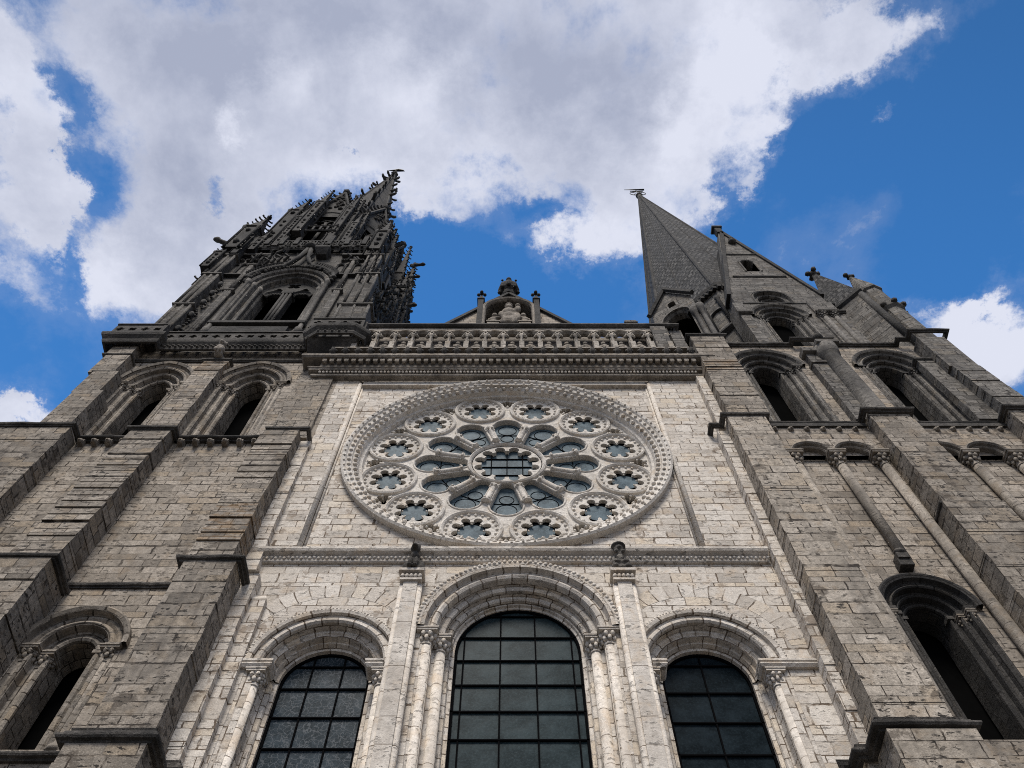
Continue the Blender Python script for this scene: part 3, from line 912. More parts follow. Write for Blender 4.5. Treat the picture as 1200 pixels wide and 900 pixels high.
# ---- rose
rose_o = MB()
ring(rose_o, RX, RZ, [(6.4, .17), (6.4, -.08), (6.32, -.14), (6.22, -.1), (6.18, -.03), (6.0, .01), (5.97, .1), (5.78, .2), (5.74, .38), (5.64, .42), (5.6, .62)], 120)
rose = rose_o.build('rose_window', 'rose_carve', front)
b = MB()
for k in range(104):
    t = 2 * PI * k / 104
    b.ball((RX + 6.09 * math.cos(t), -.02, RZ + 6.09 * math.sin(t)), .085, 5, 4)
    t += PI / 104
    b.ball((RX + 5.86 * math.cos(t), .12, RZ + 5.86 * math.sin(t)), .10, 5, 4)
    b.ball((RX + 6.27 * math.cos(t), -.13, RZ + 6.27 * math.sin(t)), .05, 5, 4)
b.build('ring_foliage', 'pale_carve', rose)


def pol(r, t, s_=0.):
    """point at radius r, sideways offset s_, for direction t (radians)"""
    return (RX + r * math.cos(t) - s_ * math.sin(t), RZ + r * math.sin(t) + s_ * math.cos(t))


def petal(t, g=0.):
    pts = []
    ri, wi, ro_, wo = 1.76, .29 + g, 3.02, .60 + g
    for i in range(9):
        q = -PI / 2 - R(0) + PI + PI * i / 8
        pts.append(pol(ri + wi * math.cos(q) * .9, t, wi * -math.sin(q) * -1))
    pts2 = []
    for i in range(13):
        q = -PI / 2 + PI * i / 12
        pts2.append(pol(ro_ + wo * math.cos(q), t, wo * math.sin(q)))
    # inner arc ordered from +s to -s, outer from -s to +s
    inn = [pol(ri - wi * .9 * math.sin(PI * i / 8), t, wi * math.cos(PI * i / 8)) for i in range(9)]
    return pts2 + inn


mods = [R(15 + 30 * k) for k in range(12)]; pets = [R(30 * k) for k in range(12)]
hs_ = [petal(t) for t in pets] + [circ(*pol(4.67, t), 1.05, 36) for t in mods] + [foil(*pol(5.2, t), 5, .19, .14, t, 115, 6) for t in pets] + [circ(RX, RZ, 1.36, 48)]
b = MB(); b.plate(circ(RX, RZ, 5.68, 96), hs_, .6, .86, rim=False)
b.build('tracery', 'rose_carve', rose)
b = MB()
for t in pets:
    o_ = petal(t, .05); o_.append(o_[0])
    b.cut().tube([(p[0], .6, p[1]) for p in o_], .045, 6)
    # carved leaf filling the small foils
    c = pol(5.22, t)
    for k in range(5):
        q = t + 2 * PI * (k + .5) / 5
        b.ball((c[0] + .25 * math.cos(q), .6, c[1] + .25 * math.sin(q)), .065, 5, 4); b.tube([(c[0] + .36 * math.cos(q), .58, c[1] + .36 * math.sin(q)), (c[0] + .14 * math.cos(q), .72, c[1] + .14 * math.sin(q))], [.06, .03], 5)
ring(b.cut(), RX, RZ, [(1.56, .6), (1.54, .52), (1.48, .48), (1.42, .54), (1.38, .62)], 60)
b.build('tracery_moulding', 'rose_carve', rose)
b = MB(); b.plate(circ(RX, RZ, 1.42, 48), [foil(RX, RZ, 12, 1.10, .215, R(15), 122, 8)], .60, .78)
oc = b.build('oculus', 'rose_carve', rose)
# medallions: one built at the origin, the rest are copies
b = MB()
ring(b, 0, 0, [(1.12, .0), (1.1, -.1), (1.04, -.13), (.98, -.08), (.95, -.01), (.80, .02), (.78, .05)], 40)
for k in range(22):
    t = 2 * PI * k / 22
    b.ball((.885 * math.cos(t), -.01, .885 * math.sin(t)), .065, 5, 4)
b.plate(circ(0, 0, 1.08, 36), [foil(0, 0, 8, .575, .165, PI / 8, 128, 9)], .0, .16)
for k in range(8):
    t = 2 * PI * k / 8
    b.ball((.43 * math.cos(t), .05, .43 * math.sin(t)), .04, 5, 4)
med = b.build('medallion', 'rose_carve', rose, loc=(0, 0, 0))
for i, t in enumerate(mods):
    o = med if i == 0 else med.copy()
    if i: COL.objects.link(o); o.parent = rose
    p = pol(4.67, t); o.location = (p[0], .6, p[1])
b = MB(); b.plate(circ(0, 0, .50, 32), [], .13, .16)
mg = b.build('medallion_glass', 'rose_glass', rose, loc=(0, 0, 0))
b = MB(); b.plate(circ(0, 0, .95, 24), [], .24, .27); ring(b, 0, 0, [(.53, .2), (.53, .11), (.49, .11), (.49, .2)], 28)  # black disc paints the dark behind the lobes; the ring is the iron frame
mf = b.build('medallion_frame_void', 'iron', rose, loc=(0, 0, 0))
b = MB(); b.plate(circ(0, 0, .42, 16), [], .3, .33)  # black disc paints the unlit depth behind each foil, no ironwork
mk_ = b.build('foil_backing', 'iron', rose, loc=(0, 0, 0))
for i, t in enumerate(mods):
    p = pol(4.67, t); q = pol(5.2, pets[i])
    for o0, pp in ((mg, p), (mf, p), (mk_, q)):
        o = o0 if i == 0 else o0.copy()
        if i: COL.objects.link(o); o.parent = rose
        o.location = (pp[0], .6, pp[1])
# petal colonnettes
b = MB()
b.lathe(0, 0, [(.17, 0), (.17, .06), (.12, .12), (.115, .16), (.115, .86), (.14, .9), (.12, .94), (.2, 1.08), (.2, 1.14)], 12)
for k in range(6):
    a = k * PI / 3; b.ball((.17 * math.cos(a), .17 * math.sin(a), 1.0), .06, 5, 4); b.ball((.16 * math.cos(a), .16 * math.sin(a), .06), .05, 5, 4)
sp = b.build('spoke_column', 'rose_carve', rose, loc=(0, 0, 0))
for i, t in enumerate(mods):
    o = sp if i == 0 else sp.copy()
    if i: COL.objects.link(o); o.parent = rose
    p = pol(1.78, t); o.location = (p[0], .58, p[1]); o.rotation_euler = (0, PI / 2 - t, 0)
b = MB(); b.plate(circ(RX, RZ, 3.75, 72), [], .80, .84)
b.build('rose_glass', 'rose_glass', rose)
b = MB()
for k in (-1, 0, 1):
    b.box(RX - .98, RX + .98, .755, .795, RZ + k * .62 - .018, RZ + k * .62 + .018)
    b.box(RX + k * .62 - .018, RX + k * .62 + .018, .74, .78, RZ - .98, RZ + .98)
for t in pets:
    for r, w in ((2.35, .36), (3.0, .5)):
        ring(b, *pol(r + (.0 if r < 2.5 else .05), t), [(w * .8, .79), (w * .8 - .025, .78), (w * .8 - .03, .80)], 20)
    p0, p1 = pol(2.62, t, -.46), pol(2.62, t, .46)
    b.tube([(p0[0], .79, p0[1]), (p1[0], .79, p1[1])], .02, 5)
b.build('rose_bars', 'iron', rose)

# ---- cornice and gallery
b = MB()
PC = [(-8.95, .35), (-8.95, -.0), (8.62, -.0), (8.62, .35)]
b.mould(PC, [(0, 37.15), (.26, 37.15), (.3, 37.2), (.3, 37.28), (0, 37.28)])
b.mould(PC, [(0, 37.5), (.42, 37.5), (.45, 37.6), (.5, 37.64), (.5, 37.7), (0, 37.7)])
b.mould(PC, [(0, 38.12), (.78, 38.12), (.86, 38.2), (.86, 38.36), (.8, 38.4), (0, 38.42)])
b.box(-8.9, 8.6, -.26, 0, 37.28, 37.5); b.box(-8.9, 8.6, -.5, 0, 37.7, 38.12)
b.box(-8.7, 8.5, -.62, 0, 38.42, 39.0); b.box(-8.5, 8.3, -.92, 0, 38.9, 39.02)
cor = b.build('cornice', 'grey_carve', front)
b = MB()
for k in range(105):
    b.ball((-8.85 + k * .1665, -.33, 37.4), .075, 5, 4, (1, 1, 1.3))
b.build('leaf_frieze', 'pale_carve', cor)
b = MB()
for k in range(52):
    x = -8.8 + k * .336
    b.cut().box(x, x + .2, -.72, -.5, 37.86, 38.119); b.ball((x + .1, -.68, 37.84), .09, 5, 4)
b.build('dentil', 'grey_carve', cor)
b = MB()
for k in range(30):
    x = -8.4 + k * .58
    b.cut().tube([(x, -.6, 38.44), (x, -.86, 38.5), (x, -.98, 38.68), (x, -.92, 38.84)], [.16, .13, .11, .05], 6)
    b.ball((x - .13, -.88, 38.6), .09, 5, 4); b.ball((x + .13, -.88, 38.6), .09, 5, 4)
b.build('crocket_leaf', 'crust', cor)
# kings' gallery: pierced arcade in front of niches
GA = 17; gx0 = -7.6; gs = .897
b = MB()
hol = [arch_pts(gx0 + gs * (k + .5), 41.1, .36, .06, 12, 39.35) for k in range(GA)]
b.plate([(-7.75, 39.02), (7.75, 39.02), (7.75, 42.2), (-7.75, 42.2)], hol, -.62, -.42)
for k in range(GA):
    b.arch(gx0 + gs * (k + .5), 41.1, .36, .06, [(.08, -.62), (.08, -.72), (.03, -.74), (.0, -.66), (-.03, -.60), (-.03, -.5)], 12)
    b.arch(gx0 + gs * (k + .5), 41.1, .36, .06, [(.3, -.62), (.3, -.69), (.25, -.69), (.24, -.62)], 12)
    for s2 in (-1, 1): b.ball((gx0 + gs * (k + .5) + s2 * .24, -.58, 41.1), .1, 6, 4)
    b.box(gx0 + gs * k - .12, gx0 + gs * k + .12, -.84, -.6, 39.02, 39.95)
b.box(gx0 + gs * GA - .12, gx0 + gs * GA + .12, -.84, -.6, 39.02, 39.95)
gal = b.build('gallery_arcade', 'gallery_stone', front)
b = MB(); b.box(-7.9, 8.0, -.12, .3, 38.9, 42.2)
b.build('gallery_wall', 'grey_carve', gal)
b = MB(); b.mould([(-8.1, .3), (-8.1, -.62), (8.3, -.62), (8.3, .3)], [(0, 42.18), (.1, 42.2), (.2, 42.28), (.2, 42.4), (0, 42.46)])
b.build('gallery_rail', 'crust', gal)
b = MB()
for k in range(GA + 1):
    x = gx0 + gs * k
    b.cut().lathe(x, -.66, [(.09, 39.95), (.06, 40.05), (.06, 40.85), (.09, 40.9), (.12, 41.05), (.13, 41.12)], 8)
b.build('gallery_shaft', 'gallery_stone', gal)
b = MB(); b.box(7.0, 7.75, -.75, -.3, 39.03, 42.15); b.cut().box(8.0, 8.6, -.5, .5, 39, 42.2)
b.build('gallery_end', 'dark_wall', gal)

# ---- gable behind the gallery
b = MB()
GY = 2.0
nh = arch_pts(-.21, 52.0, 1.42, .15, 20, 47.2)
b.plate([(-10.5, 39), (10.1, 39), (-.21, 55.0)][:0] or [(-9.6, 40.5), (9.2, 40.5), (-.21, 54.8)], [nh], GY, GY + 1.0)
gb = b.build('gable', 'grey_wall', front)
b = MB()
for s_ in (-1, 1):
    x0 = -.21 + s_ * 9.2
    b.hull8([(-.21, GY - .18, 54.75), (-.21, GY + 1, 54.75), (x0, GY + 1, 40.7), (x0, GY - .18, 40.7)], [(-.21, GY - .18, 55.15), (-.21, GY + 1, 55.15), (x0, GY + 1, 41.1), (x0, GY - .18, 41.1)])
b.build('coping', 'dark_carve', gb)
b = MB(); b.box(-1.8, 1.4, GY + .9, GY + 1.1, 46, 53.7)
b.arch(-.21, 52.0, 1.42, .15, [(.22, GY - .0), (.22, GY - .26), (.16, GY - .3), (.06, GY - .24), (.0, GY - .1), (0, GY + .9)], 20, 47.2)
b.build('niche', 'grey_carve', gb)
for x in (-1.98, 1.55):
    b = MB(); b.box(x - .17, x + .17, GY - .3, GY + .2, 47, 53.25); b.box(x - .24, x + .24, GY - .36, GY + .25, 53.25, 53.4)
    b.lathe(x, GY - .05, [(.22, 53.4), (.16, 54.1), (.06, 54.6)], 4, False, PI / 4)
    for k in range(4): b.ball((x + .2 * math.cos(k * PI / 2), GY - .05 + .2 * math.sin(k * PI / 2), 54.75), .13, 6, 4)
    b.ball((x, GY - .05, 55.0), .14, 6, 4)
    b.build('gable_pinnacle', 'dark_carve', gb)
b = MB(); b.box(5.9, 6.5, -.55, .0, 42.4, 43.55); b.box(5.85, 6.55, -.6, .05, 43.2, 43.3); b.box(6.5, 6.9, -.5, .0, 42.4, 42.95)
b.build('chimney', 'dark_wall', front)

# ------------------------------------------------------------------ tower helpers
LP = [(0, 0), (.1, 0), (.12, .05), (.2, .07), (.23, .12), (.23, .17), (.12, .21), (0, .25)]


def ledge(b, path, z, s_=1.0):
    # worn: the line wanders by a centimetre or two along its length
    pts = []
    for i in range(len(path) - 1):
        p, q = path[i], path[i + 1]; L = math.dist(p, q); n = max(1, round(L / .45))
        for k in range(n):
            t = k / n
            d = random.uniform(-.018, .018) if k else 0
            nx, ny = (q[1] - p[1]) / L, -(q[0] - p[0]) / L
            pts.append((p[0] + (q[0] - p[0]) * t + nx * d, p[1] + (q[1] - p[1]) * t + ny * d))
    pts.append(path[-1])
    return b.mould(pts, [(o * s_, z + h) for (o, h) in LP])


# ------------------------------------------------------------------ NORTH TOWER (left in the picture)
tl = rootobj('bell_tower', (-13.8, 0, 0), 'taller grey bell tower with dark lacy flamboyant stage and crocketed spire', 'bell tower')
WX1, WX2 = -16.35, -11.9
b = MB()
hw = [hole(WX1, 36.85, 1.56, .5, 31.5), hole(WX2, 36.85, 1.56, .5, 31.5)]
b.plate([(-19.9, 0), (-8.0, 0), (-8.0, 31.5), (-19.9, 31.5)], [hole(-12.1, 19.75, 1.3, 0, 16.3), hole(-16.4, 19.75, 1.3, 0, 16.3)], .0, 1.0)
b.plate([(-18.6, 31.5), (-8.0, 31.5), (-8.0, 40.6), (-18.6, 40.6)], [[(p[0], max(p[1], 31.51)) for p in h] for h in hw], .0, 1.0)
b.box(-8.6, -8.0, 1.0, 11, 0, 40.6); b.box(-19.9, -19.2, 1.0, 11, 0, 31.4); b.box(-18.6, -18.2, 1., 11, 31.4, 40.6); b.box(-19.9, -8, 10.5, 11, 0, 40.6); b.box(-19.5, -8, .9, 11, 40.2, 40.61)
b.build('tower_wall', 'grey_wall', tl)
tower_window(tl, WX1, 36.85, .64, .5, 31.5, 1.56, .55, 3, ('grey_arch', 'grey_drum', 'grey_carve'), [(-1, 0), (-1, 1), (-1, 2), (1, 1), (1, 2)])
tower_window(tl, WX2, 36.85, .64, .5, 31.5, 1.56, .55, 3, ('grey_arch', 'grey_drum', 'grey_carve'), [(-1, 0), (-1, 1), (-1, 2), (1, 0), (1, 1)])
for x in (-12.1, -16.4):
    tower_window(tl, x, 19.75, .55, 0, 16.3, 1.3, .5, 2, ('grey_arch', 'grey_drum', 'grey_carve'), [(-1, 0), (-1, 1), (1, 0)], hood=.2)
b = MB()  # added black plates, painted as the dark behind the tower windows
for x in (WX1, WX2): b.cut().box(x - .7, x + .7, 1.3, 1.4, 31, 39)
for x in (-12.1, -16.4): b.cut().box(x - .7, x + .7, 1.3, 1.4, 15, 22)
b.build('void_backing', 'dark_void', tl)
# inner buttress
b = MB(); stepped(b, -9.55, -8.0, -9.55, -8.02, -1.37, -1.3, 15.6, 21.95, 0, .5); stepped(b, -9.75, -7.95, -9.75, -7.95, -1.55, -1.55, 9, 15.1, 0, .5)
bu = b.build('buttress', 'butt_wall', tl)
b = MB(); weathered(b, -9.66, -8.32, -9.8, -8.35, -1.08, -.62, 25.3, 31.25, 0, .46); b.cut(); weathered(b, -9.64, -8.3, -9.66, -8.32, -1.1, -1.08, 22.2, 23.2, 0, .5)
b.cut().box(-9.8, -8.2, -.14, 0, 31.5, 39.6)
b.build('buttress_courses', 'butt_wall', bu)
b = MB(); weathered(b, -9.64, -8.3, -9.66, -8.32, -1.12, -1.08, 23.2, 25.3, 0, .42)
b.build('lichen_courses', 'lichen', bu)
b = MB(); b.cut(); ledge(b, [(-9.6, 0), (-9.6, -1.2), (-8.0, -1.2), (-8.0, 0)], 21.9, .9); b.cut(); ledge(b, [(-9.75, 0), (-9.75, -1.45), (-7.95, -1.45), (-7.95, -.45), (-7.6, -.45), (-7.6, 0), (-7.2, 0)], 15.1, 1.0)
b.mould([(-9.75, 0), (-9.75, -1.45), (-7.95, -1.45), (-7.95, -.45), (-7.6, -.45), (-7.6, 0), (-7.2, 0)], [(0, 15.3), (.14, 15.34), (.12, 15.42), (.04, 15.5), (.06, 15.56), (0, 15.6)])
b.cut(); ledge(b, [(-9.6, 0), (-9.6, -.55), (-8.1, -.55), (-8.1, 0)], 31.25, .6)
b.build('buttress_ledge', 'crust', bu)
b = MB(); stepped(b, -8.1, -7.62, -8.1, -7.62, -.5, -.42, 0, 22.5, 0, .5); b.hull8([(-8.1, -.5, 22.5), (-7.62, -.5, 22.5), (-7.62, 0, 22.5), (-8.1, 0, 22.5)], [(-8.1, -.2, 22.85), (-7.75, -.2, 22.85), (-7.75, 0, 22.85), (-8.1, 0, 22.85)])
b.cut(); stepped(b, -8.34, -7.85, -8.34, -7.95, -.3, -.16, 22.85, 31.2, 0, .5)
b.cut().box(-7.64, -7.2, -.2, 0, 0, 21.6); b.hull8([(-7.64, -.2, 21.6), (-7.2, -.2, 21.6), (-7.2, 0, 21.6), (-7.64, 0, 21.6)], [(-7.64, -.05, 21.9), (-7.3, -.05, 21.9), (-7.3, 0, 21.9), (-7.64, 0, 21.9)])
b.build('corner_strip', 'pale_wall', bu)
# middle buttress
b = MB(); stepped(b, -15.05, -13.43, -15.05, -13.43, -1.4, -1.36, 10, 22.0, 0, .5)
bu = b.build('buttress', 'butt_wall', tl)
b = MB(); weathered(b, -15.0, -13.5, -15.0, -13.42, -1.14, -.6, 22.2, 31.3, 0, .44)
b.build('buttress_courses', 'butt_wall', bu)
b = MB(); stepped(b, -14.55, -13.42, -14.55, -13.42, -.5, -.48, 31.5, 37.2, 0, .45)
b.build('buttress_shaft', 'grey_wall', bu)
b = MB(); weathered(b, -14.58, -13.42, -14.6, -13.42, -.5, -.3, 37.2, 38.7, 0, .24)
b.build('lichen_courses', 'lichen', bu)
b = MB(); b.cut(); ledge(b, [(-15.1, 0), (-15.1, -1.25), (-13.42, -1.25), (-13.42, 0)], 21.95, .8); b.cut(); ledge(b, [(-15.0, 0), (-15.0, -.55), (-13.38, -.55), (-13.38, 0)], 31.25, .8)
b.cut(); ledge(b, [(-14.62, 0), (-14.62, -.3), (-13.4, -.3), (-13.4, 0)], 38.7, .5)
b.build('buttress_ledge', 'crust', bu)
# outer buttress
b = MB(); stepped(b, -20.6, -17.3, -20.6, -17.3, -.82, -.78, 10, 31.2, 0, .5); b.box(-21.5, -19.9, -.4, 9, 0, 31.2)
bu = b.build('buttress', 'butt_wall', tl)
b = MB(); b.box(-18.75, -17.5, -.75, 0.3, 31.4, 34.6); b.box(-18.9, -17.75, -.68, .3, 34.6, 36.8); b.box(-19.2, -18.05, -.62, .3, 36.8, 38.8); b.box(-19.35, -18.15, -.58, .3, 38.8, 40.6)
b.box(-19.2, -18.4, .2, 4, 31.4, 40.6)
b.build('buttress_shaft', 'butt_wall', bu)
b = MB(); b.cut(); ledge(b, [(-19.25, .3), (-19.25, -.5), (-18.15, -.5), (-18.15, 0)], 38.7, .8); b.cut(); ledge(b, [(-18.95, .3), (-18.95, -.6), (-17.9, -.6)], 36.72, .35); b.cut(); ledge(b, [(-22, -.4), (-20.6, -.4), (-20.6, -.75), (-17.28, -.75), (-17.28, 0)], 31.2, .7)
b.build('buttress_ledge', 'crust', bu)
# strings, corbel table
b = MB(); b.cut(); ledge(b, [(-18.2, 0), (-9.85, 0)], 39.2, .6); b.cut(); ledge(b, [(-13.5, 0), (-9.6, 0)], 22.25, .6); b.cut(); ledge(b, [(-13.5, 0), (-9.6, 0)], 15.9, 1.0)
b.build('string_course', 'crust', tl)
b = MB(); b.cut(); ledge(b, [(-17.3, 0), (-15.05, 0)], 31.25, 1.3); b.cut(); ledge(b, [(-13.4, 0), (-9.6, 0)], 31.25, 1.3)
ct = b.build('corbel_table', 'crust', tl)
b = MB(); b.hull8([(-.1, -.02, 0), (.1, -.02, 0), (.1, .3, 0), (-.1, .3, 0)], [(-.11, -.0, .3), (.11, -.0, .3), (.11, .3, .3), (-.11, .3, .3)]); b.ball((0, -.04, .1), .12, 7, 5, (1, .8, 1.1)); b.ball((0, -.12, .06), .06, 5, 4)
cb = b.build('corbel_head', 'grey_carve', ct, loc=(0, 0, 0))
xs = [-17.0, -16.45, -15.9, -15.35] + [-13.05 + .58 * k for k in range(6)]
for i, x in enumerate(xs):
    o = cb if i == 0 else cb.copy()
    if i: COL.objects.link(o); o.parent = ct
    o.location = (x + 13.8, -.2, 30.96)
# top cornice and pierced parapet
b = MB()
PT = [(-19.75, 4), (-19.75, -.75), (-17.3, -.75), (-17.3, -.35), (-9.9, -.35), (-9.9, -.9), (-9.4, -1.2), (-7.7, -1.2), (-7.25, -.9), (-7.25, 2)]
b.mould(PT, [(0, 39.85), (.1, 39.85), (.16, 40.0), (.14, 40.15), (.3, 40.35), (.34, 40.5), (.34, 40.62), (0, 40.66)])
for k in range(56):
    x = -17.2 + k * .133
    b.ball((x, -.53, 40.02 + .12 * (k % 2)), .075, 5, 4)
for k in range(14): b.ball((-9.7 + k * .17, -1.34 if 1 < k < 11 else -1.1, 40.02 + .1 * (k % 2)), .08, 5, 4)
b.hull8([(-9.8, -.15, 39.0), (-8.1, -.15, 39.0), (-8.1, .3, 39.0), (-9.8, .3, 39.0)], [(-9.9, -1.1, 39.9), (-7.4, -1.1, 39.9), (-7.4, .3, 39.9), (-9.9, .3, 39.9)])
pc = b.build('parapet_cornice', 'crust', tl)
def parapet(x0, x1, y, z0, z1, n, parent):
    b = MB(); w = (x1 - x0) / n; zc = (z0 + z1) / 2; r = min(w, z1 - z0) * .22
    hl_ = []
    for k in range(n):
        hl_.append(foil(x0 + w * (k + .5), zc, 4, r * .95, r * .72, PI / 4 * (k % 2), 120, 6))
    b.plate([(x0, z0), (x1, z0), (x1, z1), (x0, z1)], hl_, y, y + .16)
    b.box(x0, x1, y - .06, y + .22, z1, z1 + .1)
    return b.build('parapet', 'crust', parent)
parapet(-17.3, -9.9, -.62, 40.66, 41.55, 13, tl); parapet(-19.8, -17.3, -.98, 40.66, 41.7, 4, tl); parapet(-9.9, -7.3, -1.35, 40.66, 41.55, 4, tl)
b = MB(); b.box(-10.0, -9.75, -1.3, .2, 40.66, 41.6); b.cut().box(-7.45, -7.2, -1.2, 2, 40.66, 41.6); b.cut().box(-17.45, -17.25, -1., .2, 40.66, 41.8); b.cut().box(-19.9, -19.7, -.9, 4, 40.66, 41.7)
b.build('parapet_end', 'crust', tl)

# ---- flamboyant belfry stage
BX = -13.7
b = MB()
b.plate([(-18.9, 40.7), (-8.4, 40.7), (-8.4, 58.4), (-18.9, 58.4)], [hole(BX, 51.4, 2.5, .55, 44.6)], .2, 1.0)
b.box(-8.9, -8.4, 1, 9.2, 40.7, 58.4); b.box(-18.9, -18.4, 1, 9.2, 40.7, 58.4); b.box(-18.9, -8.4, 8.8, 9.2, 40.7, 58.4); b.box(-18.9, -8.4, .9, 9.2, 58.1, 58.45)
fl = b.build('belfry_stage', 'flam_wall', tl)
b = MB()
prof = [(.9, .2), (.88, -.02), (.74, -.08), (.62, .02), (.58, .22), (.5, .14), (.4, .2), (.36, .45), (.28, .38), (.18, .44), (.14, .7), (.06, .66), (0, .8), (0, 1.5)]
b.arch(BX, 51.4, 1.62, .55, prof, 32, 44.6)
bw_ = b.build('belfry_window', 'dark_arch', tl)
b = MB()
for s_ in (-1, 1):
    for r_, y_, q in ((2.44, .0, .13), (2.12, .2, .1), (1.8, .5, .1)): 
        b.cut().lathe(BX + s_ * r_, y_, [(q * 1.6, 42.8), (q * 1.6, 43.6), (q, 43.8), (q, 51.2), (q * 1.5, 51.3), (q * 1.7, 51.7)], 8)
b.build('jamb_shaft', 'dark_drum', bw_)
# mullion and flowing tracery
b = MB(); b.box(BX - .26, BX + .26, .62, 1.1, 44.6, 51.2); 
for dx in (-.22, 0, .22): b.lathe(BX + dx, .6, [(.085, 44.6), (.085, 51.2)], 8)
b.box(BX - .36, BX + .36, .5, 1.15, 51.0, 51.35)
o_ = arch_pts(BX, 51.4, 1.66, .55, 24)
hl_ = [foil(BX, 52.9, 4, .26, .2, PI / 4, 120, 6), foil(BX - .82, 52.15, 3, .17, .15, PI / 2, 110, 6), foil(BX + .82, 52.15, 3, .17, .15, PI / 2, 110, 6)]
b.plate(o_, hl_, .75, 1.0)
b.build('window_tracery', 'dark_carve', bw_)
b = MB()
for s_ in (-1, 1):
    b.arch(BX + s_ * .82, 51.0, .58, .1, [(.12, .7), (.06, .62), (0, .7), (-.08, .75), (-.08, .95)], 14)
    for k in range(9):
        t = PI * (k + .5) / 9
        b.ball((BX + s_ * .82 + .5 * math.cos(t), .8, 51.0 + .5 * math.sin(t)), .11, 5, 4)
b.build('tracery_cusps', 'dark_carve', bw_)
b = MB(); b.box(BX - 2.6, BX + 2.6, -.15, 1.2, 44.3, 44.6); b.box(BX - 2.0, BX + 2.0, -.3, .4, 42.6, 43.3)
b.build('window_sill', 'dark_carve', bw_)
b = MB(); b.box(BX - 2.2, BX + 2.2, 2.2, 2.3, 44, 55)  # black plate painted as the belfry's dark interior, louvre slats before it
for k in range(5): b.hull8([(BX - 1.6, 1.7, 45 + k), (BX + 1.6, 1.7, 45 + k), (BX + 1.6, 2.0, 45.5 + k), (BX - 1.6, 2.0, 45.5 + k)], [(BX - 1.6, 1.7, 45.06 + k), (BX + 1.6, 1.7, 45.06 + k), (BX + 1.6, 2.0, 45.56 + k), (BX - 1.6, 2.0, 45.56 + k)])
b.build('void_backing', 'dark_void', bw_)
# ogee hood with crockets
b = MB()
for s_ in (-1, 1):
    pts = []
    for i in range(15):
        t = i / 14
        ang = R(8) + t * R(62)
        pts.append((BX + s_ * 2.75 * math.cos(ang), -.12, 51.5 + 3.0 * math.sin(ang)))
    pts += [(BX + s_ * .6, -.18, 54.9), (BX + s_ * .3, -.22, 56.0), (BX + s_ * .1, -.25, 57.8)]
    b.tube(pts, .16, 6)
    for i in range(2, len(pts) - 1):
        o = Vector((s_ * .5, -.25, .8)); p = Vector(pts[i])
        b.tube([p, p + o * .26, p + o * .36 + Vector((0, 0, .12))], [.11, .08, .12], 5, False)
b.ball((BX, -.3, 58.2), .4, 8, 5, (1, 1, .8)); b.ball((BX, -.3, 58.7), .25, 6, 4)
b.box(BX + .5, BX + 1.5, -.6, .2, 57.3, 57.5); b.hull8([(BX + .7, -.2, 56.8), (BX + 1.3, -.2, 56.8), (BX + 1.3, .2, 56.8), (BX + .7, .2, 56.8)], [(BX + .5, -.6, 57.3), (BX + 1.5, -.6, 57.3), (BX + 1.5, .2, 57.3), (BX + .5, .2, 57.3)])
for k in range(34):
    t = PI * (k + .5) / 34
    pa = arch_pts(BX, 51.4, 2.62, .55, 36)[min(36, int((1 - t / PI) * 36))]
    b.ball((pa[0], -.06 + random.uniform(-.04, .04), pa[1]), random.uniform(.12, .19), 5, 4)
for k in range(26):
    x = random.uniform(-18.0, -9.4); z = random.uniform(55.6, 57.9)
    if abs(x - BX) > 1.2: b.tube([(x, .15, z), (x + random.uniform(-.3, .3), -.05, z + .25), (x + random.uniform(-.4, .4), -.1, z + .6)], [.12, .09, .1], 5, False)
b.build('ogee_hood', 'dark_carve', bw_)

# corner buttresses
def flam_buttress(segs, y0, y1):
    b = MB()
    for (xa, xb, za, zb) in segs:
        b.box(xa, xb, y0, y1, za, zb)
        for x in (xa + .08, xb - .08, (xa + xb) / 2): b.lathe(x, y0, [(.09, za), (.09, zb - .1)], 8)
        b.mould([(xa, y1), (xa, y0), (xb, y0), (xb, y1)], [(0, zb - .2), (.12, zb - .14), (.14, zb), (0, zb + .2)])
    return b.build('buttress', 'flam_wall', tl)
fb = flam_buttress([(-18.75, -17.75, 40.7, 46.5), (-18.9, -17.95, 46.5, 52), (-19.1, -18.1, 52, 56), (-19.2, -18.3, 56, 58.3)], -.35, .4)
flam_buttress([(-9.6, -7.85, 40.7, 46.5), (-9.5, -8.2, 46.5, 52), (-9.45, -8.5, 52, 56), (-9.6, -8.9, 56, 58.3)], -.35, .6)
flam_buttress([(-17.1, -16.65, 40.7, 50), (-17.0, -16.7, 50, 55)], .02, .3)
flam_buttress([(-10.6, -10.2, 40.7, 50), (-10.55, -10.3, 50, 56)], .02, .3)
b = MB()
for z in (43.5, 45.6, 47.6, 49.2, 50.8): b.ball((-17.6, -.1, z), .16, 6, 4, (1, 1, 2.2))
for k in range(26): b.ball((-17.55 + random.uniform(-.1, .1), .0, 43 + k * .3), .09, 5, 4)
b.build('niche_carving', 'dark_carve', fb)
b = MB()
for x0, za, zb, nn in ((-19.25, 52.4, 56, 3), (-19.3, 56.3, 58, 2), (-19.0, 50.5, 51.6, 1)):
    crockets(b, (x0 + .1, -.35, za), (x0 - .05, -.3, zb), nn, (-1, -.5, .3), .26, True)
for x0 in (-8.6, -9.1): crockets(b, (x0, -.4, 50), (x0 - .3, -.35, 58), 9, (.6, -1, .3), .26, True)
b.build('crocket', 'dark_carve', fb)
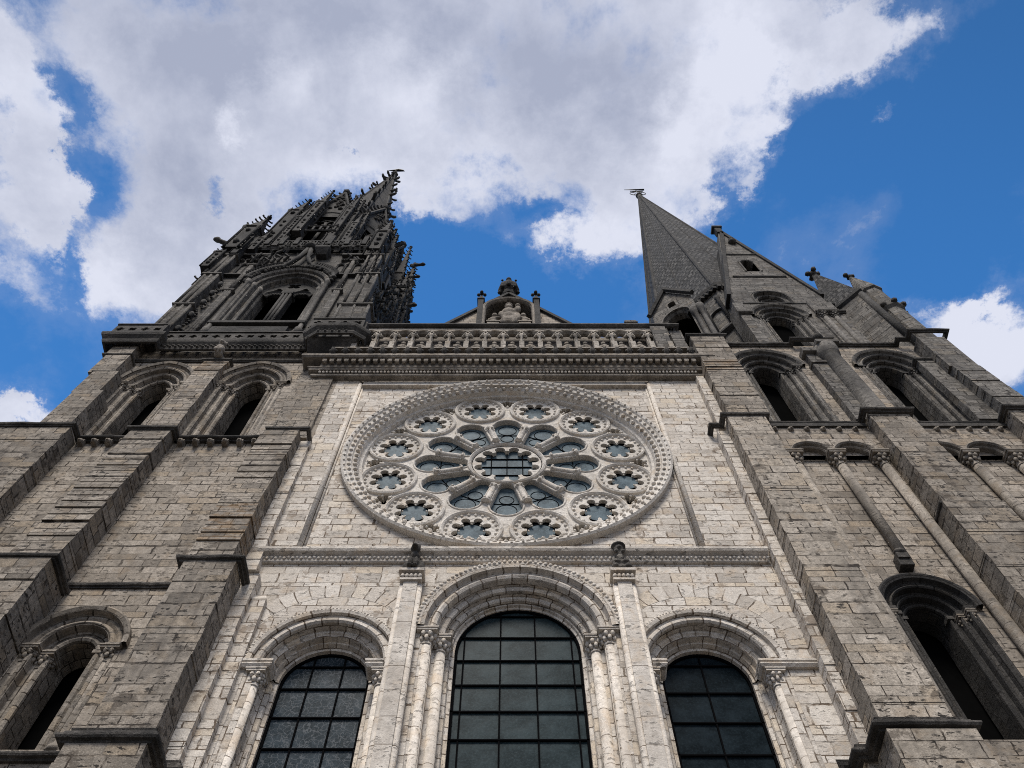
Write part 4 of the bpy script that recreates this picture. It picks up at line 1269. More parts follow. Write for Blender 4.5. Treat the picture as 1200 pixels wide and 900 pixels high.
# blind panel band under the parapet of the stage
b = MB()
for x0, x1 in ((-18.2, -16.2), (-11.4, -9.2)):
    b.cut(); n = 4; w = (x1 - x0) / n
    for k in range(n):
        cx = x0 + w * (k + .5)
        b.arch(cx, 55.2, w * .36, .12, [(.1, .2), (.06, .04), (0, .1), (0, .19)], 10, 53.4)
        ring(b, cx, 56.4, [(w * .4, .2), (w * .36, .02), (w * .26, .06), (w * .24, .19)], 14)
        b.ball((cx, .1, 56.4), w * .15, 6, 4)
    b.box(x0, x1, -.1, .2, 57.1, 57.4); b.box(x0, x1, -.05, .2, 53.0, 53.2)
b.build('blind_tracery', 'dark_carve', fl)
# parapet at the top of the stage
b = MB(); b.mould([(-19.2, 9), (-19.2, -.1), (-8.8, -.1), (-8.8, 9)], [(0, 58.15), (.1, 58.3), (.2, 58.5), (.2, 58.62), (0, 58.75)])
for k in range(70): b.ball((-19.1 + k * .15, -.24 + random.uniform(-.08, .08), 58.4 + random.uniform(-.15, .2)), random.uniform(.07, .14), 5, 4)
b.build('upper_cornice', 'dark_carve', tl)
b = MB()
for k in range(21):
    x = -19.1 + .505 * k
    b.box(x - .05, x + .05, -.3, -.18, 58.7, 59.75)
    for s2 in (-1, 1):
        b.tube([(x, -.24, 58.75), (x + s2 * .2, -.24, 59.0), (x + s2 * .1, -.24, 59.3), (x + s2 * .25, -.24, 59.7)], .05, 5, False)
b.box(-19.15, -8.85, -.3, -.16, 59.72, 59.84)
for x, z in ((-17.9, 60.2), (-16.9, 60.0), (-15.9, 60.4), (-14.9, 60.1), (-12.6, 60.6), (-11.4, 60.2), (-10.2, 60.5)):
    b.box(x - .16, x + .16, -.4, -.1, 58.7, z); b.ball((x, -.25, z + .1), .2, 6, 4); b.ball((x, -.25, z + .4), .13, 5, 4)
b.build('upper_parapet', 'dark_carve', tl)
# pinnacles
def pin(cx, cy, z0, zs, zt, w, ncr=5, mat='dark_carve'):
    b = MB(); pinnacle(b, cx, cy, z0, zs, zt, w, ncr); return b.build('pinnacle', mat, tl)
for q in ((-18.75, -.15, 57, 62.2, 66.8, .52), (-18.2, .5, 57, 61, 65.2, .36), (-19.05, .9, 57, 61.6, 65.8, .4), (-18.3, -.3, 56, 59.6, 62.6, .26), (-17.6, -.1, 57.5, 60.2, 63.0, .26), (-19.2, -.3, 53, 56, 59.6, .3), (-19.1, .3, 51, 54, 57.2, .3),
          (-9.2, -.1, 57, 61.2, 65.8, .46), (-9.7, .2, 57, 60, 63.6, .3), (-8.75, .9, 55, 60.5, 65.4, .36), (-8.6, .1, 50, 53.5, 57.5, .26), (-8.3, .2, 44, 48, 51.5, .26)):
    pin(*q)
# crocketed buttresses on the south side, rising to the stair turret at the back corner
for (y, z0, zs, zt, w) in ((.9, 41, 48, 53, .34), (2.0, 41, 52, 57, .36), (3.0, 41, 55, 60.5, .36), (4.0, 41, 58, 64, .4), (5.0, 41, 62, 69, .45), (5.8, 41, 66, 74, .5), (6.6, 41, 64, 71.5, .45), (7.4, 41, 60, 66, .4)):
    pin(-8.45 - .004 * (zs - 48), y, z0, zs, zt, w, 6)
pin(-8.0, 4.4, 50, 54, 60, .28, 6); pin(-8.05, 5.4, 54, 60, 66.5, .28, 6); pin(-9.3, 5.4, 58, 69, 78, .4, 8); pin(-9.6, 3.6, 58, 64, 71, .36, 7); pin(-10.2, 2.0, 58, 63, 69, .34, 7)
b = MB()
for k in range(95):
    y = random.uniform(.4, 7.6); z = random.uniform(43, 50 + 3.2 * min(y, 6)); b.cut()
    b.tube([(-8.55, y, z), (-8.05 + random.uniform(-.1, .2), y + random.uniform(-.1, .1), z + .1), (-7.95, y, z + .35)], [.14, .1, .13], 5, False)
b.build('carved_leaf', 'dark_carve', fl)
b = MB()
for y in (1.4, 3.1, 4.8, 6.4): 
    b.cut()
    for zz in (46, 50, 54): b.box(-8.45, -8.2, y - .5, y + .5, zz, zz + .3); b.lathe(-8.3, y, [(.1, 42), (.1, 57)], 6)
b.build('side_shaft', 'dark_carve', fl)

# ---- octagon stage
OX, OY = -14.8, 5.2
def octa(ap): return ap / math.cos(PI / 8)
OA, OZ = 4.3, 74.5
b = MB()
b.lathe(OX, OY, [(octa(OA), 58.4), (octa(OA), OZ)], 8, False, PI / 8)
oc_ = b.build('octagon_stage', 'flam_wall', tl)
for q in ((-17.5, .5, 58.5, 70.0, 75.4, .46, 5), (-17.0, 1.0, 58.5, 71, 75.2, .3, 5), (-15.6, -.1, 62, 71.0, 76.4, .34, 6), (-13.2, .3, 60, 71, 76.5, .28, 6), (-19.0, 3.2, 58.5, 70, 75.5, .34, 6), (-12.0, .9, 58.5, 68, 73, .3, 6), (-10.6, 1.6, 58.5, 66, 71, .3, 6)):
    pin(*q)
for k in range(8):
    a = -PI / 2 + k * PI / 4
    if k in (3, 4, 5): continue
    c, s_ = math.cos(a), math.sin(a)
    T = lambda p, c=c, s_=s_: (OX + (-s_) * p[0] + c * (OA - p[1]), OY + c * p[0] + s_ * (OA - p[1]), p[2])
    b = MB()
    b.arch(0, 69.0, 1.22, .35, [(.5, 0), (.5, -.42), (.38, -.5), (.3, -.4), (.24, -.3), (.14, -.36), (.04, -.3), (0, -.22), (0, -.01)], 20, 60, T)
    ow = b.build('octagon_window', 'dark_arch', tl)
    b = MB(); b.plate(arch_pts(0, 69.0, 1.24, .35, 18, 60), [], -.03, -.014, T=T); b.build('void_plate', 'dark_void', ow)  # black plate painted as the darkness within the octagon opening
    b = MB(); q = T((0, -.16, 0)); b.lathe(q[0], q[1], [(.13, 60), (.13, 68.6)], 6)
    for s2 in (-1, 1): b.arch(s2 * .6, 68.5, .46, .1, [(.12, -.05), (.1, -.2), (0, -.2), (0, -.05)], 10, None, T)
    b.plate(circ(0, 69.7, .5, 16), [foil(0, 69.7, 4, .2, .17, 0, 110, 5)], -.2, -.06, T=T)
    b.build('tracery', 'dark_carve', ow)
    b = MB()
    # gablet with crockets, pierced balustrade in front of the sill
    for s2 in (-1, 1):
        p0 = Vector(T((s2 * 1.8, -.5, 69.6))); p1 = Vector(T((0, -.55, 77.6)))
        b.tube([p0, p1], .15, 5, False); crockets(b, p0, p1, 9, Vector(T((s2 * 2, -.2, 0))) - Vector(T((0, .1, 0))), .42)
    for q in range(16): b.ball(T((random.uniform(-.5, .5), -.45, 72.2 + q * .28)), random.uniform(.14, .24), 5, 4)
    b.add([T((-1.75, -.42, 69.6)), T((1.75, -.42, 69.6)), T((0, -.42, 77.4)), T((-1.75, 0, 69.6)), T((1.75, 0, 69.6)), T((0, 0, 77.4))], [(0, 1, 2), (0, 2, 5, 3), (1, 4, 5, 2)][0:1])
    b.ball(T((0, -.5, 78.0)), .36, 6, 4); b.ball(T((0, -.5, 78.6)), .22, 6, 4)
    b.build('gablet', 'dark_carve', ow)
    b = MB()
    for q in range(7):
        xx = -1.6 + q * .53
        p = T((xx, -.9, 0)); b.box(p[0] - .07, p[0] + .07, p[1] - .07, p[1] + .07, 63.4, 64.8); b.ball((p[0], p[1], 65.0), .14, 5, 4)
    b.tube([T((-1.8, -.9, 64.7)), T((1.8, -.9, 64.7))], .1, 5, False); b.tube([T((-1.8, -.9, 63.5)), T((1.8, -.9, 63.5))], .12, 5, False)
    b.build('balustrade', 'dark_carve', ow)
for k in range(8):
    a = -PI / 2 + PI / 8 + k * PI / 4
    r = octa(OA) + .15
    pin(OX + r * math.cos(a), OY + r * math.sin(a), 58.5, 70.6 + random.uniform(-.6, .6), 77.2 + random.uniform(-1, 1), .38, 7)
    r += .7
    if math.sin(a) < .3: pin(OX + r * math.cos(a + .12), OY + r * math.sin(a + .12), 58.5, 66 + random.uniform(-1, 1), 70.5 + random.uniform(-1, 1), .26, 6)
    if math.sin(a) < .3: pin(OX + (r - .4) * math.cos(a - .13), OY + (r - .4) * math.sin(a - .13), 60, 72 + random.uniform(-1, 1), 76 + random.uniform(-1, 1), .2, 6)
b = MB()
for k in range(4):     # flying struts to the corner pinnacles
    a = -PI / 2 + PI / 4 + k * PI / 2
    c, s_ = math.cos(a), math.sin(a)
    b.cut().tube([(OX + 4.2 * c, OY + 4.2 * s_, 69.5), (OX + 4.9 * c, OY + 4.9 * s_, 68.2), (OX + 5.5 * c, OY + 5.5 * s_, 66), (OX + 5.9 * c, OY + 5.9 * s_, 63)], .18, 5, False)
    for t in range(5): b.ball((OX + (4.3 + .3 * t) * c, OY + (4.3 + .3 * t) * s_, 69.7 - t * .75), .2, 5, 4)
b.build('flying_strut', 'dark_carve', oc_)
b = MB(); b.lathe(OX, OY, [(octa(OA), OZ - .7), (octa(OA + .25), OZ - .3), (octa(OA + .25), OZ), (octa(OA - .1), OZ + .2)], 8, False, PI / 8)
for k in range(96):
    a = 2 * PI * k / 96; b.ball((OX + (OA + .4) * math.cos(a), OY + (OA + .35) * math.sin(a), OZ - .2 + random.uniform(-.1, .25)), .17, 5, 4)
b.build('octagon_cornice', 'dark_carve', oc_)
# ---- left spire
SZ0, SZ1, SA = 74.6, 109.2, 3.0
b = MB(); b.lathe(OX, OY, [(octa(SA), SZ0), (octa(.16), SZ1)], 8, False, PI / 8)
sp_ = b.build('spire', 'spire_dark', tl)
b = MB()
for k in range(8):
    a = PI / 8 + k * PI / 4
    b.tube([(OX + octa(SA) * math.cos(a), OY + octa(SA) * math.sin(a), SZ0), (OX + octa(.14) * math.cos(a), OY + octa(.14) * math.sin(a), SZ1)], [.17, .1], 6, False)
b.build('spire_rib', 'dark_carve', sp_)
b = MB(); b.tube([(0, 0, 0), (.32, 0, .02), (.52, 0, .1), (.62, 0, .32)], [.16, .12, .15, .13], 6)
ck = b.build('crocket', 'dark_carve', sp_, loc=(0, 0, 0))
first = True
for k in range(8):
    a = PI / 8 + k * PI / 4
    if math.sin(a) > .8: continue
    for i in range(9):
        t = (i + .45 + random.uniform(-.25, .25)) / 9.2
        r = octa(SA) * (1 - t) + octa(.14) * t
        o = ck if first else ck.copy()
        if not first: COL.objects.link(o); o.parent = sp_
        first = False
        o.location = (OX + r * math.cos(a) + 13.8, OY + r * math.sin(a), SZ0 + (SZ1 - SZ0) * t); o.rotation_euler = (0, 0, a); q = (1.35 - .3 * t) * random.uniform(.6, 1.2); o.scale = (q, q, q)
# small dormers low on the spire
b = MB()
for k in range(8):
    a = -PI / 2 + k * PI / 4
    if k in (3, 4, 5): continue
    c, s_ = math.cos(a), math.sin(a)
    b.cut().lathe(OX + 2.8 * c, OY + 2.8 * s_, [(.6, 75.2), (.6, 79.6), (.75, 79.8), (.06, 84.2)], 4, False, a + PI / 4)
    for q in range(5): b.ball((OX + 3.3 * c, OY + 3.3 * s_, 79.6 + q * .8), .2, 5, 4)
b.build('spire_lucarne', 'dark_carve', sp_)
b = MB(); b.lathe(OX, OY, [(.2, 109.1), (.34, 109.5), (.18, 109.9), (.42, 110.2), (.36, 110.6), (.12, 110.9)], 10)
for k in range(6): b.ball((OX + .36 * math.cos(k), OY + .36 * math.sin(k), 109.9), .16, 5, 4)
b.build('spire_finial', 'dark_carve', sp_)
# gargoyles
def gargoyle(p, d, L, r=.2):
    p = Vector(p); d = Vector(d).normalized(); up = Vector((0, 0, 1))
    bl = [(p + d * L * t, r * (1.15 - .35 * t), (1, 1, 1)) for t in (0, .14, .28, .42, .56, .7, .84)]
    bl += [(p + d * L * .97 + up * .06, r * 1.15), (p + d * L * 1.1 - up * .02, r * .8), (p + d * L * .9 + up * .25, r * .35), (p + d * L * .1 - up * .22, r * .8)]
    return blob('gargoyle', [tuple(q) for q in bl], 'crust', .06, 2, tl)
gargoyle((-19.1, -.3, 58.4), (-1, -.35, .2), 1.15, .2)
gargoyle((-8.4, 5.6, 62.6), (1, -.1, .06), 1.0, .17); gargoyle((-8.7, 5.6, 73.0), (1, -.1, .0), 1.0, .16); gargoyle((-8.6, 5.6, 69.6), (1, -.1, .1), .8, .15)

# ------------------------------------------------------------------ SOUTH TOWER (right in the picture)
tr = rootobj('bell_tower', (15.1, 0, 0), 'lower grey bell tower with plain scaled spire, gabled dormers and corner pyramids', 'bell tower')
V1, V2 = 12.15, 18.05
b = MB()
tw = [hole(x, 29.9, .72, 0, 29.3, 20) for x in (11.5, 13.2, 16.55, 18.3)]
b.plate([(8.6, 0), (22.2, 0), (22.2, 32.4), (8.6, 32.4)], [hole(12.2, 21.3, 1.25, 0, 16.6), hole(17.8, 21.3, 1.25, 0, 16.6)], 0, 1.0)
b.plate([(8.6, 32.4), (21.2, 32.4), (21.2, 41.3), (8.6, 41.3)], [[(p[0], max(p[1], 32.41)) for p in hole(x, 38.7, 1.55, .1, 32.6)] for x in (V1, V2)], 0, 1.0)
b.box(8.6, 9.2, 1, 12.4, 0, 41.3); b.box(20.8, 21.3, 1, 12.4, 0, 41.3); b.box(8.6, 22, 12, 12.5, 0, 41.3); b.box(8.6, 21.3, .9, 12.5, 41.0, 41.31)
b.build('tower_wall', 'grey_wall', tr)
for x, cl in ((V1, [(1, 0), (1, 1), (-1, 1)]), (V2, [(1, 0), (1, 1), (-1, 1)])):
    tower_window(tr, x, 38.7, .66, .1, 32.6, 1.55, .55, 3, ('dark_arch', 'dark_drum', 'dark_carve'), cl)
for x in (12.2, 17.8):
    tower_window(tr, x, 21.3, .62, 0, 16.6, 1.25, .6, 3, ('crust_arch', 'grey_drum', 'crust'), [(1, 0), (1, 1), (-1, 0)], hood=.2)
b = MB()  # added black plates give these windows their dark interior
for x in (V1, V2): b.cut().box(x - .8, x + .8, 1.3, 1.4, 32, 41)
for x in (12.2, 17.8): b.cut().box(x - .8, x + .8, 1.4, 1.5, 15, 23)
b.build('void_backing', 'dark_void', tr)
# blind twin arcades
for cxs, xcols in (((11.52, 13.16), (10.72, 12.34, 13.98)), ((16.56, 18.24), (15.75, 17.4, 19.1))):
    b = MB()
    for cx in cxs:
        b.arch(cx, 29.95, .62, 0, [(.26, -.2), (.26, -.34), (.2, -.38), (.14, -.32), (.12, -.21), (.04, -.24), (.0, -.18), (0, -.001)], 22)
    ar = b.build('blind_arcade', 'grey_carve', tr)
    xa, xb = (10.1, 14.5) if cxs[0] < 14 else (16.0, 20.2)
    b = MB(); b.plate([(xa, 29.95), (xb, 29.95), (xb, 32.45), (xa, 32.45)], [[(p[0], max(p[1], 29.94)) for p in arch_pts(cx, 29.95, .64, 0, 20)] for cx in cxs], -.2, -.003)
    b.build('spandrel', 'grey_wall', ar)
    for i, x in enumerate(xcols):
        if x == 15.75: continue
        b = MB(); zb = 23.4 if i == 1 else 8
        b.lathe(x, -.17, [(.18, zb), (.18, 29.2)], 14)
        cap_(b, x, -.17, 29.15, 29.95, .17, .32)
        b.build('column', 'grey_drum', ar)
b = MB(); b.box(11.98, 12.42, -.32, 0, 23.05, 23.35); b.box(12.02, 12.38, -.38, 0, 23.35, 23.6); b.ball((12.2, -.3, 23.7), .2, 8, 5, (1, .8, .6))
b.build('keystone_block', 'crust', tr)
# inner buttress
b = MB(); stepped(b, 8.4, 10.12, 8.58, 10.1, -1.3, -.92, 16.0, 31.9, 0, .52); b.box(8.3, 10.3, -1.55, 0, 0, 15.5)
bu = b.build('buttress', 'butt_pale', tr)
b = MB(); stepped(b, 8.75, 10.4, 8.75, 10.4, -.85, -.8, 32.2, 36.6, 0, .45); b.cut(); stepped(b, 8.78, 10.4, 8.78, 10.4, -.8, -.8, 37.8, 40.7, 0, .45)
b.build('buttress_shaft', 'butt_wall', bu)
b = MB(); weathered(b, 8.76, 10.4, 8.78, 10.4, -.82, -.8, 36.6, 37.8, 0, .3)
b.build('lichen_courses', 'lichen', bu)
b = MB(); stepped(b, 8.05, 8.62, 8.2, 8.62, -.5, -.4, 0, 31.6, 0, .52); b.cut(); stepped(b, 8.34, 8.8, 8.4, 8.8, -.4, -.3, 31.9, 37.1, 0, .52)
b.build('corner_strip', 'pale_wall', bu)
b = MB()
b.cut(); ledge(b, [(8.1, 0), (8.1, -.35), (8.52, -.35), (8.52, -.82), (10.1, -.82), (10.1, 0)], 31.85, .85)
b.cut(); ledge(b, [(7.6, 0), (8.0, 0), (8.0, -.5), (8.3, -.5), (8.3, -1.35), (10.2, -1.35), (10.2, 0)], 15.5, 1.2); b.mould([(7.6, 0), (8.0, 0), (8.0, -.5), (8.3, -.5), (8.3, -1.35), (10.2, -1.35), (10.2, 0)], [(0, 15.72), (.14, 15.74), (.14, 15.82), (.04, 15.88), (.07, 15.96), (0, 16.02)])
b.cut(); ledge(b, [(8.7, 2), (8.7, -.75), (10.45, -.75), (10.45, 0)], 40.7, .6)
b.build('buttress_ledge', 'crust', bu)
# middle buttress
b = MB(); stepped(b, 14.0, 16.4, 14.25, 16.3, -1.2, -1.0, 0, 25.6, 0, .6); stepped(b, 14.38, 16.2, 14.45, 16.1, -.9, -.72, 25.6, 32.5, 0, .58)
bu = b.build('buttress', 'butt_wall', tr)
b = MB(); b.box(14.15, 14.85, -.34, 0, 32.7, 38.4); b.box(14.1, 14.9, -.42, 0, 38.4, 38.6); b.box(14.2, 14.8, -.3, 0, 38.6, 39.6); b.box(14.05, 15.0, -.5, 0, 39.6, 40.0)
b.build('square_shaft', 'dark_wall', bu)
b = MB(); b.lathe(15.25, -.3, [(.5, 32.7), (.44, 33.0), (.43, 39.0), (.5, 39.1), (.55, 39.4), (.62, 39.9)], 20); b.box(14.75, 15.85, -.85, 0, 39.9, 40.2)
b.build('round_shaft', 'dark_drum', bu)
b = MB(); b.cut(); ledge(b, [(14.38, 0), (14.38, -.72), (16.12, -.72), (16.12, 0)], 32.45, 1.0); b.cut(); ledge(b, [(14.3, 0), (14.3, -.85), (16.3, -.85), (16.3, 0)], 25.5, .4)
b.build('buttress_ledge', 'crust', bu)
# outer buttress
b = MB(); stepped(b, 20.1, 22.6, 20.1, 22.6, -.92, -.88, 10, 32.5, 0, .55)
bu = b.build('buttress', 'butt_wall', tr)
b = MB(); weathered(b, 20.2, 21.55, 20.05, 21.3, -.85, -.75, 32.7, 37.2, 0, .6, .02); b.box(19.95, 21.3, -.75, .3, 37.2, 40.7); b.box(19.2, 20.3, -.35, 0, 32.7, 39); b.box(20.2, 21.25, 0, 5, 32.7, 41.)
b.build('buttress_shaft', 'dark_wall', bu)
b = MB(); b.cut(); ledge(b, [(20.1, 0), (20.1, -.85), (22.7, -.85)], 32.45, 1.0); b.cut(); ledge(b, [(19.2, 0), (19.2, -.3), (20.0, -.3)], 38.7, .6)
b.build('buttress_ledge', 'crust', bu)
b = MB(); b.cut(); ledge(b, [(10.1, 0), (14.4, 0)], 32.45, 1.3); b.cut(); ledge(b, [(16.1, 0), (20.1, 0)], 32.45, 1.3); b.box(10.1, 14.4, -.3, 0, 32.2, 32.45); b.box(16.1, 20.1, -.3, 0, 32.2, 32.45)
ct = b.build('corbel_table', 'crust', tr)
first = True
for x in (10.6, 11.25, 11.9, 12.55, 13.2, 13.85, 16.5, 17.15, 17.8, 18.45, 19.1, 19.7):
    o = cb.copy(); COL.objects.link(o); o.parent = ct; o.location = (x - 15.1, -.22, 31.9)
# ledge under the octagon, crossing the tower
b = MB(); b.cut(); ledge(b, [(10.3, 0), (14.1, 0), (14.1, -.3), (15.9, -.3), (15.9, 0), (19.4, 0), (19.4, -.3), (19.9, -.3), (19.9, -.75), (21.6, -.75), (21.6, 4)], 41.15, .9)
for k, x in enumerate((10.9, 12, 13)): pass
b.ball((15.3, -.45, 41.3), .28, 8, 5)
b.build('upper_ledge', 'crust', tr)
# ---- octagon drum with gabled front
AX, AY, AP = 15.4, 6.7, 5.5
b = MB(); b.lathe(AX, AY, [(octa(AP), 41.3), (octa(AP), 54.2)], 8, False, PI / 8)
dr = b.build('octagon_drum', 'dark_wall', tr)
# front bay, gabled
V3 = 15.0
b = MB()
y = .25
b.plate([(12.9, 41.3), (17.6, 41.3), (17.8, 48.2), (12.9, 48.2)], [hole(V3, 46.2, 1.45, .1, 41.6)], y, y + .9)
b.box(12.7, 13.3, y - .1, 1.2, 41.3, 48.2); b.box(17.0, 18.4, y - .12, 1.2, 41.3, 48.2)
gb_ = b.build('gabled_bay', 'dark_wall', tr)
tower_window(tr, V3, 46.2, .68, .1, 41.6, 1.45, .5, 3, ('dark_arch', 'dark_drum', 'dark_carve'), [(1, 0), (1, 1), (1, 2), (-1, 0)], y0=y, back='dark_void')
b = MB()
gcx = 15.75
b.plate([(13.1, 48.5), (18.5, 48.5), (18.5, 50.2), (gcx + .08, 64.4), (gcx - .3, 64.4), (13.1, 50.4)], [hole(15.5, 49.9, 1.3, 0, 48.6), hole(15.75, 56.9, .42, 0, 55.0, 16)], .42, 1.1)
lu = b.build('lucarne', 'dark_wall', tr)
b = MB()
for xx in (17.25, 17.85):
    b.cut(); b.lathe(xx, .1, [(.17, 41.5), (.14, 41.8), (.14, 45.7)], 10); cap_(b, xx, .1, 45.65, 46.25, .14, .26)
b.build('bay_shaft', 'dark_drum', gb_)
b = MB(); ledge(b, [(12.6, .15), (13.4, .15)], 46.25, .8); b.cut(); ledge(b, [(16.9, .13), (18.6, .13)], 46.25, .9)
b.build('bay_ledge', 'crust', gb_)
b = MB(); b.arch(15.5, 49.9, .5, 0, order_profile(.5, 1.3, .6, 3, .42), 26, 48.6); b.plate(arch_pts(15.5, 49.9, .52, 0, 20, 48.6), [], 1.0, 1.05); 
b.build('blind_arch', 'dark_arch', lu)
b = MB(); b.arch(15.75, 56.9, .42, 0, [(.16, .42), (.14, .34), (.04, .36), (0, .42), (0, 1.1)], 18, 55.0); b.build('lucarne_opening', 'dark_arch', lu)
b = MB(); b.plate(arch_pts(15.75, 56.9, .44, 0, 16, 55.0), [], 1.05, 1.1); b.build('void_plate', 'dark_void', lu)  # black plate, the dark of the small opening put into its colour
b = MB(); b.cut(); ledge(b, [(12.9, .4), (18.7, .4)], 48.2, .9)
for z, xa, xb in ((53.7, 14.1, 17.5), (58.6, 14.75, 16.75)): ledge(b, [(xa, .42), (xb, .42)], z, .4)
for xs_ in (13.0, 18.6):
    b.hull8([(xs_ - .12, .3, 50.2), (xs_ + .12, .3, 50.2), (xs_ + .12, 3.0, 50.2), (xs_ - .12, 3.0, 50.2)], [(gcx - .15, .3, 64.5), (gcx + .12, .3, 64.5), (gcx + .12, 3.2, 64.5), (gcx - .15, 3.2, 64.5)])
b.build('gable_coping', 'dark_carve', lu)
b = MB(); b.box(gcx - .35, gcx + .1, .3, .75, 64.4, 65.6); b.box(gcx - .5, gcx + .25, .2, .85, 65.6, 65.85); b.cut().ball((gcx + .1, .3, 61.6), .3, 7, 5); b.ball((gcx + .12, .25, 62.0), .22, 6, 4)
b.build('gable_finial', 'crust', lu)
# north-facing gabled bay (edge-on from the square)
b = MB()
T = lambda p: (AX - AP - .1 + p[1], AY - p[0], p[2])
b.plate([(-2.2, 41.3), (2.2, 41.3), (2.2, 50.5), (.1, 61.5), (-.1, 61.5), (-2.2, 50.5)], [hole(0, 46.5, 1.1, .1, 42), hole(0, 54.2, .35, 0, 52.8, 14)], 0, .6, T=T)
b.arch(0, 46.5, .6, .1, order_profile(.6, 1.1, .5, 2), 20, 42, T); b.arch(0, 54.2, .35, 0, [(.15, 0), (.1, -.1), (0, 0), (0, .5)], 14, 52.8, T)
b.build('lucarne', 'dark_wall', tr)
# blind arches on the diagonal faces of the drum
c, s_ = math.cos(-3 * PI / 4), math.sin(-3 * PI / 4)
T = lambda p: (AX + (-s_) * p[0] + c * (AP - p[1]), AY + c * p[0] + s_ * (AP - p[1]), p[2])
b = MB()
for cx in (-1.05, .35, 1.5):
    b.arch(cx, 50.4, .42, 0, [(.16, 0), (.14, -.16), (.04, -.18), (0, -.1), (0, -.001)], 14, 48.4, T)
for cx in (-1.75, -.35, .95, 2.0): 
    q = T((cx, -.1, 0)); b.lathe(q[0], q[1], [(.13, 48.2), (.13, 52.2), (.2, 52.4)], 8)
b.build('blind_arch', 'dark_carve', dr)
b = MB(); b.lathe(AX, AY, [(octa(AP + .02), 47.5), (octa(AP + .3), 47.7), (octa(AP + .3), 47.9), (octa(AP), 48.15)], 8, False, PI / 8)
b.lathe(AX, AY, [(octa(AP), 53.6), (octa(AP + .25), 53.9), (octa(AP + .32), 54.2), (octa(AP + .2), 54.4), (octa(AP), 54.45)], 8, False, PI / 8)
for k in range(120):
    a = 2 * PI * k / 120; 
    if math.sin(a) > .3: continue
    # keep on the octagon faces
    fa = round((a - PI / 8 * 0) / (PI / 4)) * PI / 4; rr = (AP + .2) / math.cos(a - fa)
    b.box(AX + rr * math.cos(a) - .12, AX + rr * math.cos(a) + .12, AY + rr * math.sin(a) - .12, AY + rr * math.sin(a) + .12, 53.45, 53.75)
b.build('drum_cornice', 'dark_carve', dr)
# ---- right spire
TZ0, TZ1 = 54.4, 104.8
b = MB(); b.lathe(AX, AY, [(octa(AP - .1), TZ0), (octa(.12), TZ1)], 8, False, PI / 8)
sr = b.build('spire', 'scales', tr)
b = MB()
for k in range(16):
    a = PI / 8 * k
    r0 = octa(AP - .1) if k % 2 else AP - .1; r1 = octa(.12) if k % 2 else .12
    q = .15 if k % 2 else .05
    b.tube([(AX + r0 * math.cos(a), AY + r0 * math.sin(a), TZ0), (AX + r1 * math.cos(a), AY + r1 * math.sin(a), TZ1)], [q, q * .5], 6, False)
b.build('spire_rib', 'dark_carve', sr)
b = MB(); b.ball((AX, AY, 104.9), .42, 10, 6); b.lathe(AX, AY, [(.2, 103.7), (.3, 104.5)], 8); b.build('spire_finial', 'dark_carve', sr)
